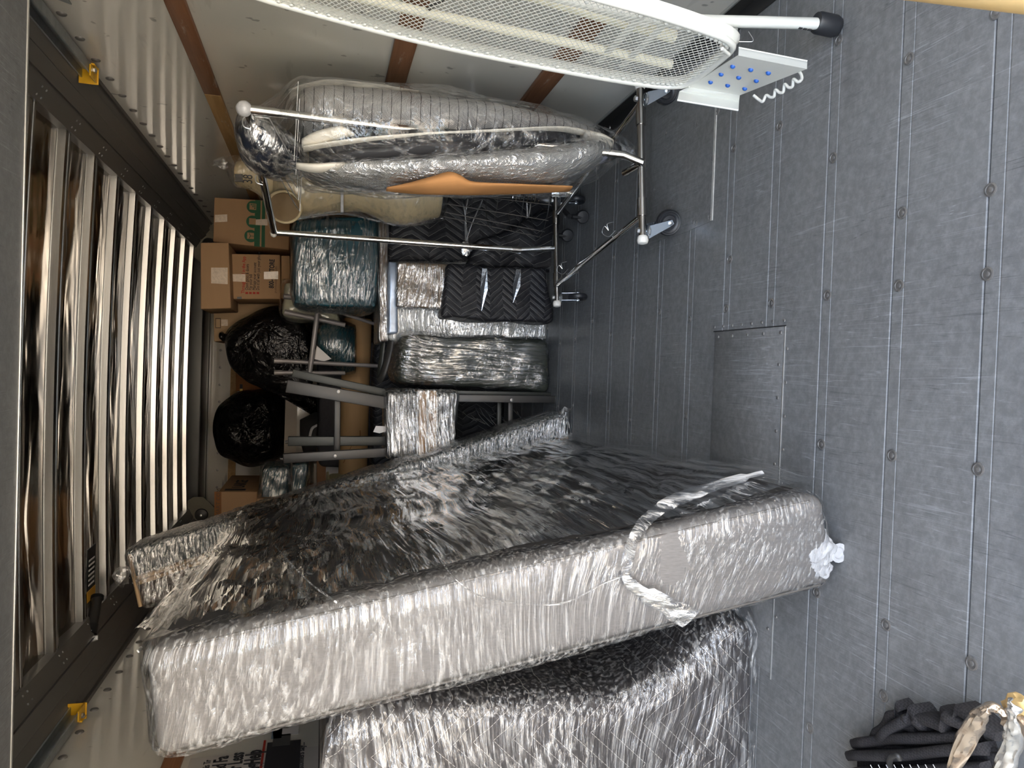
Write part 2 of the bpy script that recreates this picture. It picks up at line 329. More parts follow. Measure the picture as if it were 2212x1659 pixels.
def rbox(name, K, mat, parent=None, r=.0, n=(2, 2, 2), amp=0, ns=4, off=0, seed=0, puff=0, bevseg=3, sharp=35, kind=None, ridge=0, rf=(14, 14, 1.2)):
    """rounded, subdivided box through eight corners; amp = lumpy noise, off = outward offset"""
    if r <= 0 and amp == 0 and off == 0 and puff == 0: return link(name, K, BOXF, mat, parent, False, kind=kind)
    K = [Vector(k) for k in K]
    L = [((K[1] - K[0]).length + (K[5] - K[4]).length) / 2, ((K[2] - K[0]).length + (K[3] - K[1]).length) / 2, ((K[4] - K[0]).length + (K[5] - K[1]).length) / 2]
    hs = [l / 2 for l in L]; r = min(r, min(hs) * .98)
    T = []
    for h, k in zip(hs, n):
        t = []
        if r > 0: t = [-h + r * (1 - math.cos(PI / 2 * i / bevseg)) for i in range(bevseg)]
        inner = [(-h + r) + (2 * h - 2 * r) * i / k for i in range(k + 1)]
        T.append(t + inner + [-a for a in reversed(t)])
    verts, idx, faces = [], {}, []
    def vid(p):
        key = (round(p[0], 6), round(p[1], 6), round(p[2], 6))
        if key not in idx: idx[key] = len(verts); verts.append(p)
        return idx[key]
    for ax in range(3):
        a, b = [(1, 2), (2, 0), (0, 1)][ax]
        for s in (-1, 1):
            for i in range(len(T[a]) - 1):
                for j in range(len(T[b]) - 1):
                    q = []
                    for (u, v) in ((i, j), (i + 1, j), (i + 1, j + 1), (i, j + 1)):
                        p = [0, 0, 0]; p[ax] = s * hs[ax]; p[a] = T[a][u]; p[b] = T[b][v]; q.append(vid(p))
                    faces.append(tuple(q) if s > 0 else tuple(reversed(q)))
    out = []
    for p in verts:
        c = [max(-(hs[i] - r), min(hs[i] - r, p[i])) for i in range(3)]
        d = Vector([p[i] - c[i] for i in range(3)]); nn = d.normalized() if d.length > 1e-9 else Vector((0, 0, 0))
        q = Vector(c) + (nn * r if r > 0 else d)
        if r <= 0: nn = Vector([1 if abs(abs(p[i]) - hs[i]) < 1e-6 and p[i] > 0 else (-1 if abs(abs(p[i]) - hs[i]) < 1e-6 else 0) for i in range(3)]).normalized()
        if puff:
            f = 1
            for i in range(3): f *= (1 - (p[i] / hs[i]) ** 2 * .999) if abs(nn[i]) < .5 else 1
            q += nn * puff * f
        e = off
        sd = Vector((seed * 3.1, seed, 0))
        if amp: e += amp * noise.noise(q * ns + sd) + amp * .4 * noise.noise(q * ns * 2.7 + sd)
        if ridge:
            a_ = .5 * noise.noise(q * 1.6 + sd); w_ = Vector((q.x * rf[0] + a_ * 3, q.y * rf[1] + a_ * 2, q.z * rf[2] - a_ * 3)) + sd
            e += ridge * ((.8 - 2.2 * abs(noise.noise(w_))) * (.4 + noise.noise(q * 2.3 - sd)) + .5 * noise.noise(w_ * 2.1))
        q += nn * e
        u = [(q[i] / hs[i] + 1) / 2 for i in range(3)]
        P = Vector((0, 0, 0))
        for iz in (0, 1):
            for iy in (0, 1):
                for ix in (0, 1):
                    P += K[ix + 2 * iy + 4 * iz] * ((u[0] if ix else 1 - u[0]) * (u[1] if iy else 1 - u[1]) * (u[2] if iz else 1 - u[2]))
        out.append(P)
    return link(name, out, faces, mat, parent, True, sharp, kind)
def tube(name, pts, r, mat, parent=None, res=12, spline=False, closed=False, sub=6, flat=1.0, kind=None, cap=True):
    pts = [Vector(p) for p in pts]
    if spline and len(pts) > 2:
        P = pts; out = []; n = len(P)
        rng = range(n if closed else n - 1)
        for i in rng:
            p0 = P[(i - 1) % n] if (closed or i > 0) else P[0] * 2 - P[1]
            p1, p2 = P[i], P[(i + 1) % n]; p3 = P[(i + 2) % n] if (closed or i + 2 < n) else P[-1] * 2 - P[-2]
            for k in range(sub):
                t = k / sub
                out.append(.5 * ((2 * p1) + (p2 - p0) * t + (2 * p0 - 5 * p1 + 4 * p2 - p3) * t * t + (3 * p1 - p0 - 3 * p2 + p3) * t ** 3))
        if not closed: out.append(P[-1])
        pts = out
    n = len(pts); verts = []; faces = []; up = None
    rr = r if isinstance(r, (list, tuple)) else [r] * n
    if len(rr) != n: rr = [rr[int(i * (len(rr) - 1) / (n - 1) + .5)] for i in range(n)]
    for i, p in enumerate(pts):
        a = pts[(i - 1) % n] if (closed or i > 0) else p; b = pts[(i + 1) % n] if (closed or i < n - 1) else p
        d = (b - a).normalized()
        if up is None: up = d.orthogonal().normalized()
        up = (up - d * up.dot(d)).normalized(); s = d.cross(up)
        for k in range(res):
            an = 2 * PI * k / res; verts.append(p + (up * math.cos(an) + s * math.sin(an) * flat) * rr[i])
    for i in range(n if closed else n - 1):
        for k in range(res):
            j = (i + 1) % n; faces.append((i * res + k, i * res + (k + 1) % res, j * res + (k + 1) % res, j * res + k))
    if not closed and cap: faces += [tuple(reversed(range(res))), tuple((n - 1) * res + k for k in range(res))]
    return link(name, verts, faces, mat, parent, True, 50, kind)
def bar(name, a, b, wd, dp, mat, parent=None, up=Vector((0, 1, 0)), r=.003):
    """straight beam of rectangular section from a to b (wd across, dp along `up`)"""
    a, b = Vector(a), Vector(b); d = (b - a).normalized(); u = (up - d * up.dot(d)).normalized(); s = d.cross(u)
    s *= wd / 2; u *= dp / 2
    K = [a - s - u, a + s - u, a - s + u, a + s + u, b - s - u, b + s - u, b - s + u, b + s + u]
    return rbox(name, K, mat, parent, r, (1, 1, 1), bevseg=2)
def lathe(name, base, axis, prof, mat, parent=None, res=24, smooth=40):
    """prof = [(radius, along)]"""
    base = Vector(base); ax = Vector(axis).normalized(); u = ax.orthogonal().normalized(); v = ax.cross(u)
    verts = []; faces = []
    for (r, t) in prof:
        for k in range(res):
            an = 2 * PI * k / res; verts.append(base + ax * t + (u * math.cos(an) + v * math.sin(an)) * max(r, 1e-5))
    for i in range(len(prof) - 1):
        for k in range(res):
            faces.append((i * res + k, i * res + (k + 1) % res, (i + 1) * res + (k + 1) % res, (i + 1) * res + k))
    faces += [tuple(reversed(range(res))), tuple((len(prof) - 1) * res + k for k in range(res))]
    return link(name, verts, faces, mat, parent, True, smooth)
def loft(name, st, mat, parent=None, res=32, amp=0, ns=5, seed=0, off=0, sub=4, sharp=180, power=1.0, kind=None):
    """st = [(px, y_low, y_high, Y, half_depth)]: oval sections of a body standing upright in the truck"""
    S = []
    for (px, y0, y1, Y, hd) in st:
        a, b = aty(px, y0, Y), aty(px, y1, Y); S.append(((a + b) / 2, (b - a) / 2, hd))
    out = []
    n = len(S)
    def cr(f, i, t):
        p0, p1, p2, p3 = f(max(i - 1, 0)), f(i), f(i + 1), f(min(i + 2, n - 1))
        return .5 * ((2 * p1) + (p2 - p0) * t + (2 * p0 - 5 * p1 + 4 * p2 - p3) * t * t + (3 * p1 - p0 - 3 * p2 + p3) * t ** 3)
    for i in range(n - 1):
        for k in range(sub):
            t = k / sub; out.append((cr(lambda j: S[j][0], i, t), cr(lambda j: S[j][1], i, t), cr(lambda j: S[j][2], i, t)))
    out.append(S[-1]); verts = []; faces = []
    for (c, hw, hd) in out:
        for k in range(res):
            an = 2 * PI * k / res; ca, sa = math.cos(an), math.sin(an)
            ca = math.copysign(abs(ca) ** power, ca); sa = math.copysign(abs(sa) ** power, sa)
            d = hw * ca + Vector((0, hd, 0)) * sa; p = c + d
            nn = d.normalized() if d.length > 1e-6 else Vector((0, 0, 0))
            e = off + (amp * noise.noise(p * ns + Vector((seed, 0, 0))) + amp * .5 * noise.noise(p * ns * 2.3 + Vector((0, seed, 0))) if amp else 0)
            verts.append(p + nn * e)
    m = len(out)
    for i in range(m - 1):
        for k in range(res): faces.append((i * res + k, i * res + (k + 1) % res, (i + 1) * res + (k + 1) % res, (i + 1) * res + k))
    faces += [tuple(reversed(range(res))), tuple((m - 1) * res + k for k in range(res))]
    return link(name, verts, faces, mat, parent, True, sharp, kind)
def prism(name, poly, vec, mat, parent=None, smooth=False, kind=None):
    """extrude a 3-D polygon along vec"""
    poly = [Vector(p) for p in poly]; vec = Vector(vec); n = len(poly)
    return link(name, poly + [p + vec for p in poly], [tuple(range(n)), tuple(reversed(range(n, 2 * n)))] + [(i, i + n, (i + 1) % n + n, (i + 1) % n) for i in range(n)], mat, parent, smooth, kind=kind)
def patchgrid(name, quad, mat, parent, nu=20, nv=20, amp=0, ns=6, sag=0, thick=0):
    """cloth-like sheet through four corners"""
    a, b, c, d = [Vector(q) for q in quad]; nrm = (b - a).cross(d - a).normalized(); V = []; Fc = []
    for i in range(nu + 1):
        for j in range(nv + 1):
            u, v = i / nu, j / nv; p = a * (1 - u) * (1 - v) + b * u * (1 - v) + c * u * v + d * (1 - u) * v
            p += nrm * (amp * noise.noise(p * ns) + sag * math.sin(PI * u) * math.sin(PI * v)); V.append(p)
    for i in range(nu):
        for j in range(nv): k = i * (nv + 1) + j; Fc.append((k, k + nv + 1, k + nv + 2, k + 1))
    o = link(name, V, Fc, mat, parent, True, 180)
    if thick: md = o.modifiers.new('t', 'SOLIDIFY'); md.thickness = thick
    return o
def text(name, s, pos, size, mat, parent, facing='-Y', align='LEFT', bold=0.0, sx=1.0, ext=.0006):
    cu = bpy.data.curves.new(name, 'FONT'); cu.body = s; cu.size = size; cu.extrude = ext; cu.align_x = align; cu.offset = bold; cu.materials.append(mat); cu.resolution_u = 2
    tmp = bpy.data.objects.new(name, cu); COL.objects.link(tmp)
    me = bpy.data.meshes.new_from_object(tmp.evaluated_get(bpy.context.evaluated_depsgraph_get())); bpy.data.objects.remove(tmp)
    o = bpy.data.objects.new(name, me); COL.objects.link(o); o.parent = parent; o.location = Vector(pos) - loc_of(parent); o.scale = (sx, 1, 1)
    o.rotation_euler = {'-Y': (PI/2, 0, 0), '+X': (PI/2, 0, PI/2), '-X': (PI/2, 0, -PI/2)}[facing]
    return o

# ------------------------------------------------------------------ the truck's shell
T = .04
fl = struct(rbox('floor', c8(XL - T, XR + T, YB, YF + .1, -.09, -.012), m_floor))
seams = [YB, .17, .383, .599, .814, 1.03, 1.245, 1.461, 1.676, 1.892, 2.107, 2.323, 2.538, 2.754, 2.97, 3.185, 3.40, 3.616, 3.83, 4.05, 4.26, 4.48, 4.7, 4.9, 5.12, 5.34, 5.55, 5.75, YF]
for i in range(len(seams) - 1):                     # deck planks laid across the truck, each with its lipped edge
    y0, y1 = seams[i], seams[i + 1]
    P = [(XL, y0 + .0012, -.0022), (XL, y0 + .003, 0), (XL, y1 - .034, 0), (XL, y1 - .033, -.0012), (XL, y1 - .031, -.0012), (XL, y1 - .030, 0), (XL, y1 - .003, 0), (XL, y1 - .0012, -.0022), (XL, y1 - .0012, -.012), (XL, y0 + .0012, -.012)]
    prism('plank', [Vector(p) for p in P][::-1], (XR - XL, 0, 0), m_floor, fl)
def screw_at(x, y, r=.0125):
    return lathe('screw', (x, y, -.0002), (0, 0, 1), [(r, 0), (r, .0022), (r * .78, .003), (r * .74, .0016), (r * .40, .0014), (r * .38, .003), (r * .2, .0038), (.001, .0036)], m_steelworn, fl, 14)
m_steelworn = simple('worn_screw', (.26, .25, .24), .4, .6, .3, 40)
near = {1030: [(2153, 27), (2141, 410), (2134, 592), (2114, 1014), (2100, 1433)], 1245: [(1965, 127), (1950, 460), (1943, 617), (1928, 984), (1915, 1350), (1910, 1503)],
        1461: [(1813, 87), (1801, 341), (1788, 638), (1775, 960), (1765, 1280), (1751, 1573)], 1676: [(1685, 272), (1667, 655)], 1892: [(1586, 320), (1577, 560), (1569, 667)]}
for k, L in near.items():
    for p in L: s = atz(*p, 0); screw_at(s.x, s.y)
for y in seams[10:20]:
    for k in range(6): screw_at(-.75 + .31 * k + .05 * math.sin(y * 9), y - .016, .0105)
for p in [(1415, 409), (1503, 480), (1533, 467), (1539, 342), (1549, 240)]: s = atz(*p, .002); screw_at(s.x, s.y, .011)
# square patch let into the deck, pinned with small rivets
pt = rbox('repair_plate', c8(-.75, .137, 1.597, 1.93, -.004, .0018), m_patch, fl, .001, (1, 1, 1), bevseg=1)
prism('plate_edge', [(.137, 1.595, 0), (.137, 1.592, 0), (.137, 1.592, .0024), (.137, 1.595, .0024)], (-.9, 0, 0), m_alu, fl)
prism('plate_gap', [(.139, 1.59, .0005), (.139, 1.94, .0005), (.1375, 1.94, .0022), (.1375, 1.59, .0022)], (.0012, 0, 0), m_covedark, fl)
for i in range(8): lathe('rivet', (.152, 1.60 + i * .048, 0), (0, 0, 1), [(.0045, 0), (.004, .002), (.001, .003)], m_steelworn, fl, 8)
for i in range(5): lathe('rivet', (.122, 1.61 + i * .075, .0018), (0, 0, 1), [(.0045, 0), (.004, .002), (.001, .003)], m_steelworn, fl, 8)
for i in range(9):
    lathe('rivet', (.08 - i * .085, 1.583, 0), (0, 0, 1), [(.0045, 0), (.004, .002), (.001, .003)], m_steelworn, fl, 8)
    lathe('rivet', (.04 - i * .085, 1.612, .0018), (0, 0, 1), [(.0045, 0), (.004, .002), (.001, .003)], m_steelworn, fl, 8)
# overlapping plate by the clothes rail with its worn bright edge
prism('overlap_plate', [(.476, 1.976, .0), (XR, 1.976, .0), (XR, 2.42, .0), (.476, 2.42, .0), (.47, 2.16, 0)], (0, 0, .002), m_patch, fl)
rbox('worn_edge', c8(.477, .82, 1.972, 1.982, .0, .0026), simple('worn_bright_edge', (.55, .54, .5), .5, .2, .4, 60), fl)

WALLS = {}
WALLS['right'] = struct(rbox('wall_right', c8(XR, XR + T, YB, YA, -.09, ZC + .1), m_wall))
WALLS['left'] = struct(rbox('wall_left', c8(XL - T, XL, YB, YA, -.09, ZC + .1), m_wall))
WALLS['front'] = struct(rbox('wall_front', c8(XL, XR, YF, YF + T, 0, 1.36), m_bulk))
wa = struct(rbox('wall_attic', c8(XL, XR, YA, YA + T, 1.3, ZC + .1), m_bulk))
struct(rbox('trim_1', c8(XL, XR, YF + .04, YA, 1.32, 1.40), m_bulk))         # attic floor
tr2 = struct(rbox('trim_2', c8(XL, XR, YF - .03, YF, 1.19, 1.40), m_bulk))   # attic sill
rbox('sill_strip', c8(XL, XR, YF - .036, YF - .03, 1.31, 1.40), simple('sill_beige', (.5, .44, .36), .5), tr2)
for k in range(16): lathe('rivet', (XL + .1 + k * .15, YF - .031, 1.25), (0, -1, 0), [(.009, 0), (.008, .003), (.004, .004)], m_steelworn, tr2, 8)
for k in range(16): lathe('rivet', (XL + .1 + k * .15, YA, 1.99), (0, -1, 0), [(.011, 0), (.009, .003), (.004, .004)], m_steelworn, wa, 8)
struct(rbox('trim_3', c8(XL, XR, YA - .03, YA, 1.84, 1.90), m_wood2))        # rail on the attic wall
# pale header beam and dark cross member where the roof meets the attic
struct(rbox('trim_4', c8(XL, XR, 6.12, 6.40, 2.045, ZC + .05), simple('header_dark', (.09, .09, .085), .4, .3), None, .01, (1, 1, 1)))
h5 = struct(rbox('trim_5', c8(XL, XR, 6.40, 6.70, 2.06, ZC + .05), m_wall))
rbox('seam_groove', c8(XL, XR, 6.57, 6.585, 2.055, 2.062), m_covedark, h5)

# ceiling sheet, crowned and dented, with hat-section ribs
CM, CW = (.88 - 1.185) / 2, (.88 + 1.185) / 2
def crown(x): return .022 * (1 - min(1, ((x - CM) / CW) ** 2))
V, Fc = [], []
nx, ny = 40, 170
for j in range(ny + 1):
    for i in range(nx + 1):
        x = XL + (XR - XL) * i / nx; y = YB + (6.15 - YB) * j / ny
        a = .5 - .5 * math.cos(2 * PI * (y - 2.76) / .352)
        z = ZC + crown(x) + .004 + a * (.010 * noise.noise(Vector((x * 1.1, y * 3, 1))) + .004 * noise.noise(Vector((x * 4, y * 7, 5))) + .004)
        V.append((x, y, z))
for j in range(ny):
    for i in range(nx): k = j * (nx + 1) + i; Fc.append((k, k + nx + 1, k + nx + 2, k + 1))
ce = struct(link('ceiling', V, Fc, m_sheet, None, True, 180))
rbox('roof_skin', c8(XL - T, XR + T, YB, YA + T, ZC + .06, ZC + .10), m_alu, ce)
for k in range(18):
    y = 2.76 + .352 * (k - 8)
    if y < YB + .05 or y > 5.95: continue
    V, Fc = [], []
    for i in range(25):
        x = XL + .14 + (XR - XL - .28) * i / 24; zz = ZC + crown(x) + .003
        for (dy, dz) in ((-.012, .0), (0, 0), (.004, -.026), (.022, -.027), (.024, -.024), (.040, -.024), (.042, -.027), (.060, -.026), (.066, 0), (.078, 0)):
            V.append((x, y + dy, zz + dz))
    for i in range(24):
        for j in range(9): q = i * 10 + j; Fc.append((q, q + 1, q + 11, q + 10))
    link('rib', V, Fc, m_rib, ce, True, 30)
# covings between ceiling and walls: extruded profile with grooves
def coving(side):
    s = 1 if side == 'right' else -1; xw = XR if s > 0 else XL
    ZI = ZC - .030; xi, xo = (.895 if s > 0 else -1.198) * (ZI - H), xw
    prof = [(0, 0), (.30, .0), (.31, .010), (.335, .010), (.345, 0), (.55, -.012), (.57, -.004), (.78, -.010), (.80, .002), (.90, .006), (.915, .016), (.94, .016), (.95, .0), (1.0, 0)]
    L = Vector((xo - xi, 0, ZR - ZI)); nrm = Vector((L.z, 0, -L.x)).normalized()
    if nrm.z > 0: nrm = -nrm
    pts = [Vector((xi, 0, ZI)) + L * t + nrm * (-d) for t, d in prof]
    V = []; Fc = []
    ys = [YB, 1.5, 3.0, 4.5, 6.1]
    for y in ys:
        for p in pts: V.append((p.x, y, p.z))
        V.append((xo, y, ZC + .05)); V.append((xi, y, ZC + .05))
    n = len(pts) + 2
    for j in range(len(ys) - 1):
        for i in range(n): a = j * n + i; b = j * n + (i + 1) % n; Fc.append((a, b, b + n, a + n))
    o = struct(link('trim_6' if s > 0 else 'trim_7', V, Fc, m_cove, None, True, 30))
    for k in range(9):
        y = 2.76 + .352 * k
        for (dy, t) in ((.012, .07), (.05, .07), (.012, .21), (.05, .21)):
            p = Vector((xi, 0, ZI)) + L * t; lathe('rivet', (p.x, y + dy, p.z), nrm, [(.0045, 0), (.004, .002), (.0015, .003)], m_steel, o, 8)
    return o
cr_, cl_ = coving('right'), coving('left')
for s, xw, nm in ((1, XR, 'right'), (-1, XL, 'left')):      # dome screws along the head of each side wall
    for k in range(20):
        lathe('screw', (xw, 2.36 + .175 * k, 1.938), (-s, 0, 0), [(.0155, 0), (.013, .004), (.008, .006), (.002, .007)], m_steelworn, WALLS[nm], 14)
# rubbing rails of wood along the side walls
def rail(nm, xw, s, z0, z1, parts):
    e = bpy.data.objects.new(nm, None); COL.objects.link(e); e['kind'] = 'structure'; e.location = (xw, YB, (z0 + z1) / 2)
    for (y0, y1, m) in parts: rbox('plank', c8(min(xw, xw - s * .019), max(xw, xw - s * .019), y0, y1 - .003, z0, z1), m, e, .004, (1, 1, 1), bevseg=2)
rail('trim_8', XR, 1, 1.545, 1.605, [(YB, 3.05, m_wood1), (3.05, 5.9, m_wood2)])
rail('trim_9', XR, 1, .865, .937, [(YB, 3.0, m_wood1), (3.0, 5.9, m_wood1)])
rail('trim_10', XR, 1, .345, .42, [(YB, 3.0, m_wood1), (3.0, 5.9, m_wood1)])
rail('trim_11', XL, -1, 1.545, 1.605, [(YB, 5.9, m_wood1)])
rail('trim_12', XL, -1, .865, .937, [(YB, 5.9, m_wood1)])
for s, xw, nm in ((1, XR, 'baseboard_right'), (-1, XL, 'baseboard_left')):
    K = c8(min(xw, xw - s * .05), max(xw, xw - s * .05), YB, YF, 0, .006); o = struct(rbox(nm, K, m_gun))
    rbox('kick_plate', c8(min(xw, xw - s * .006), max(xw, xw - s * .006), YB, YF, .006, .045), m_gun, o)
    rbox('bright_lip', c8(min(xw, xw - s * .009), max(xw, xw - s * .009), YB, YF, .045, .050), m_alu, o)
    for k in range(14): lathe('rivet', (xw - s * .03, .6 + k * .37, .006), (0, 0, 1), [(.008, 0), (.007, .003), (.002, .004)], m_steelworn, o, 8)
# corner gussets
for sx, px0 in ((1, XR), (-1, XL)):
    o = thing('corner_bracket', 'grey pressed steel gusset in the %s top corner by the attic' % ('right' if sx > 0 else 'left'), 'bracket', (px0 - sx * .10, 5.98, 1.98))
    p = [(0, 0), (-.02, .09), (-.09, .14), (-.26, .14), (-.30, .09), (-.30, .02), (-.22, -.06), (-.10, -.10), (-.10, -.22), (0, -.22)]
    prism('plate', [Vector((px0 + sx * a - (0 if sx > 0 else 0), 5.99, 1.97 + b)) for a, b in p] if sx > 0 else [Vector((px0 - a, 5.99, 1.97 + b)) for a, b in reversed(p)], (0, .012, 0), simple('bracket_olive', (.12, .11, .08), .4, .4), o)
    lathe('dome', (px0 - sx * .16, 5.99, 2.0), (0, -1, 0), [(.05, 0), (.045, .012), (.02, .02), (.001, .022)], m_gun, o, 20)
    lathe('bolt', (px0 - sx * .16, 5.97, 2.0), (0, -1, 0), [(.01, 0), (.008, .006), (.002, .008)], m_steel, o, 10)

# ------------------------------------------------------------------ rolled-up door, its tracks, stops and rollers
dr = struct(rbox('door_1', c8(-1.28, .985, YB + .02, 1.885, 1.80, 1.835), m_door, None, .002, (1, 1, 1)))
bar('edge_strip', (-1.28, 1.890, 1.812), (.985, 1.890, 1.812), .028, .008, m_alu, dr, r=.001)
for k in range(9): lathe('rivet', (-1.15 + .26 * k, 1.895, 1.815), (0, 1, 0), [(.005, 0), (.004, .002), (.001, .003)], m_steel, dr, 8)
struct(rbox('door_2', c8(-1.28, .985, YB - .0, YB + .02, 1.80, 2.12), m_door))
for s, xw, end in ((1, XR, (190, 160)), (-1, XL, (165, 1535))):
    side = 'right' if s > 0 else 'left'
    xt = xw - s * .045; e = atx(*end, xt); zt = e.z; y1 = e.y
    t = thing('door_track', 'galvanised roller door track along the top of the %s wall' % side, 'door track', (xt, .5, zt))
    prof = [(-.0, -.024), (-.034, -.024), (-.034, -.018), (-.004, -.018), (-.004, .018), (-.034, .018), (-.034, .024), (0, .024)]
    P = [Vector((xt + s * .02 + s * a, YB + .05, zt + b)) for a, b in prof]
    prism('channel', P if s > 0 else P[::-1], (0, y1 - YB - .05, 0), m_gal, t)
    P = [Vector((xw - s * .002, YB + .1, zt - .028)), Vector((xw - s * .002, y1 - .62, zt - .028)), Vector((xw - s * .002, y1 - .50, zt - .028)), Vector((xw - s * .002, y1 - .46, zt - .085)), Vector((xw - s * .002, YB + .1, zt - .085))]
    prism('mounting_plate', P, (-s * .004, 0, 0), m_gal, t)
    for yy in (y1 - .52, y1 - .75, y1 - 1.0): lathe('bolt', (xw - s * .006, yy, zt - .055), (-s, 0, 0), [(.011, 0), (.011, .006), (.004, .008)], m_steel, t, 6, 20)
    st = thing('door_stop', 'yellow steel end stop bolted on the %s door track' % side, 'stop', (xt, y1, zt))
    rbox('plate', c8(xt - .034, xt + .026, y1 + .0, y1 + .006, zt - .034, zt + .03), m_yellow, st, .002, (1, 1, 1))
    rbox('tongue', c8(min(xt - s * .03, xt + s * .01), max(xt - s * .03, xt + s * .01), y1 - .075, y1, zt - .03, zt - .025), m_yellow, st, .001, (1, 1, 1))
    rbox('lip', c8(xt + s * .02 - .003, xt + s * .02 + .003, y1 - .05, y1, zt - .034, zt + .0), m_yellow, st, .001, (1, 1, 1))
    lathe('bolt', (xt, y1 - .045, zt - .031), (0, 0, -1), [(.010, 0), (.010, .006), (.004, .010)], m_steel, st, 6, 20)
    hx = .93 if s > 0 else -1.24
    hg = thing('door_roller', 'steel hinge bracket with roller at the %s corner of the raised door' % side, 'roller', (hx, 1.84, 1.80))
    rbox('hinge_plate', c8(hx - .035, hx + .035, 1.80, 1.885, 1.793, 1.799), m_gal, hg, .001, (1, 1, 1))
    rbox('hinge_ear', c8(hx + s * .03 - .003, hx + s * .03 + .003, 1.83, 1.915, 1.77, 1.80), m_gal, hg, .001, (1, 1, 1))
    tube('roller_stem', [(hx - s * .02, 1.905, 1.785), (hx + s * .07, 1.905, 1.785)], .0065, m_satin, hg)
    lathe('roller_wheel', (hx + s * .045, 1.905, 1.785), (s, 0, 0), [(.012, 0), (.022, .004), (.022, .018), (.014, .02), (.004, .022)], m_black, hg, 18)
    lathe('bolt', (hx + s * .012, 1.86, 1.79), (0, 0, -1), [(.009, 0), (.009, .005), (.003, .007)], m_steel, hg, 6, 20)

# warning sticker and small light between ribs, near the left coving
a = aty(205, 1255, 3.55)
sk = thing('warning_sticker', 'black and amber warning sticker on the ceiling near the left coving', 'sticker', (-.98, 3.66, 2.118))
rbox('sheet', c8(-1.10, -.86, 3.56, 3.68, 2.112, 2.116), m_sticker, sk)
rbox('amber_band', c8(-1.10, -1.05, 3.56, 3.68, 2.110, 2.112), m_amber, sk)
for k in range(6): rbox('print_line', c8(-1.03 + k * .022, -1.022 + k * .022, 3.58, 3.66, 2.1105, 2.112), m_paper, sk)
lm = thing('cargo_lamp', 'small grey cylindrical cargo lamp in a clip on the left coving', 'lamp', (-1.15, 3.55, 2.07))
tube('lamp_body', [(-1.20, 3.50, 2.075), (-1.09, 3.62, 2.085)], .022, m_gun, lm, 20)
tube('end_cap', [(-1.215, 3.484, 2.073), (-1.185, 3.517, 2.077)], .026, m_black, lm, 20)
tube('clip_ring', [(-1.098, 3.611, 2.084), (-1.088, 3.622, 2.085)], .027, m_black, lm, 20)
rbox('clamp_screw', c8(-1.24, -1.215, 3.47, 3.478, 2.04, 2.075), m_steel, lm)

# printed poster on the left wall
pw = thing('wall_poster', 'printed moving help poster on the left wall below the mattress top', 'poster', (XL, 2.2, 1.4))
a = atx(440, 1640, XL + .003)
def LW(px, py): q = atx(px, py, XL + .004); return q
q0, q1 = LW(425, 1659), LW(682, 1659)
yy0 = 1.55; yy1 = 2.62
rbox('sheet', c8(XL, XL + .003, yy0, yy1, q1.z - .02, q0.z + .03), simple('poster_paper', (.55, .52, .50), .4), pw)
def wl(s, px, py, size, mat, bold=0, sx=.8): p = LW(px, py); return text('lettering', s, (XL + .0042, p.y, p.z), size, mat, pw, '+X', bold=bold, sx=sx)
wl('This Tr', 449, 1668, .032, m_ink)
wl('ed Fa', 486, 1664, .064, m_ink, .0014, .66)
wl('For Less', 517, 1676, .066, m_ink, .0014, .66)
wl('vingHelp', 556, 1676, .072, m_ink, .0022, .66)
p0, p1 = LW(562, 1659), LW(562, 1600); rbox('red_rule', c8(XL + .003, XL + .0042, p0.y - .1, p1.y, p0.z - .006, p0.z + .002), m_red, pw)
p0, p1 = LW(570, 1659), LW(650, 1600)
ph = rbox('photo_print', c8(XL + .003, XL + .0042, p0.y - .1, LW(570, 1605).y, p1.z + .0, p0.z), m_ink, pw)
for (u, v, a, b, mm) in ((.25, .5, .16, .2, m_asph), (.45, .35, .22, .3, m_paper), (.6, .6, .2, .22, m_gun), (.75, .3, .12, .2, m_carddk), (.4, .7, .3, .12, simple('print_blue', (.2, .27, .35), .5))):
    zz = p1.z + (p0.z - p1.z) * v; y_ = p0.y + .05 + .35 * u; rbox('print_patch', c8(XL + .0042, XL + .0047, y_, y_ + a * .5, zz - b * .1, zz + b * .2), mm, pw)
wl('customers say...', 655, 1670, .035, m_ink, 0, .9)

# ------------------------------------------------------------------ yard behind the camera; unseen facade and trees added for light and reflections
struct(rbox('ground', c8(-60, 60, -60, 60, -1.1, -1.0), m_ground))
fac = thing('building', 'beige stucco building across the yard behind the truck', 'building', (0, -24, -1))
rbox('facade', c8(-9, 22, -26, -24, -1, 4.2), m_stucco, fac)
for k in range(6): rbox('window', c8(-7 + k * 4.8, -4.6 + k * 4.8, -24.06, -24, .3, 2.3), m_glassdk, fac)
for k, (x, y, r) in enumerate(((-14, -27, 3.0), (-17, -16, 3.0), (-25, -27, 4.0), (27, -20, 3.0))):
    t = thing('tree', ['round green tree left of the building', 'low green tree nearest the truck', 'tall green tree far behind the yard', 'green tree right of the building'][k], 'tree', (x, y, -1))
    tube('trunk', [(x, y, -1), (x + .1, y, 1.5)], .18, m_wood1, t)
    bm = bmesh.new(); bmesh.ops.create_icosphere(bm, subdivisions=3, radius=r)
    vs = [v.co + v.co.normalized() * noise.noise(v.co * 1.2) * .8 + Vector((x, y, 1.0 + r * .7)) for v in bm.verts]; fs = [tuple(v.index for v in f.verts) for f in bm.faces]; bm.free()
    link('crown', vs, fs, m_tree, t, True, 20)

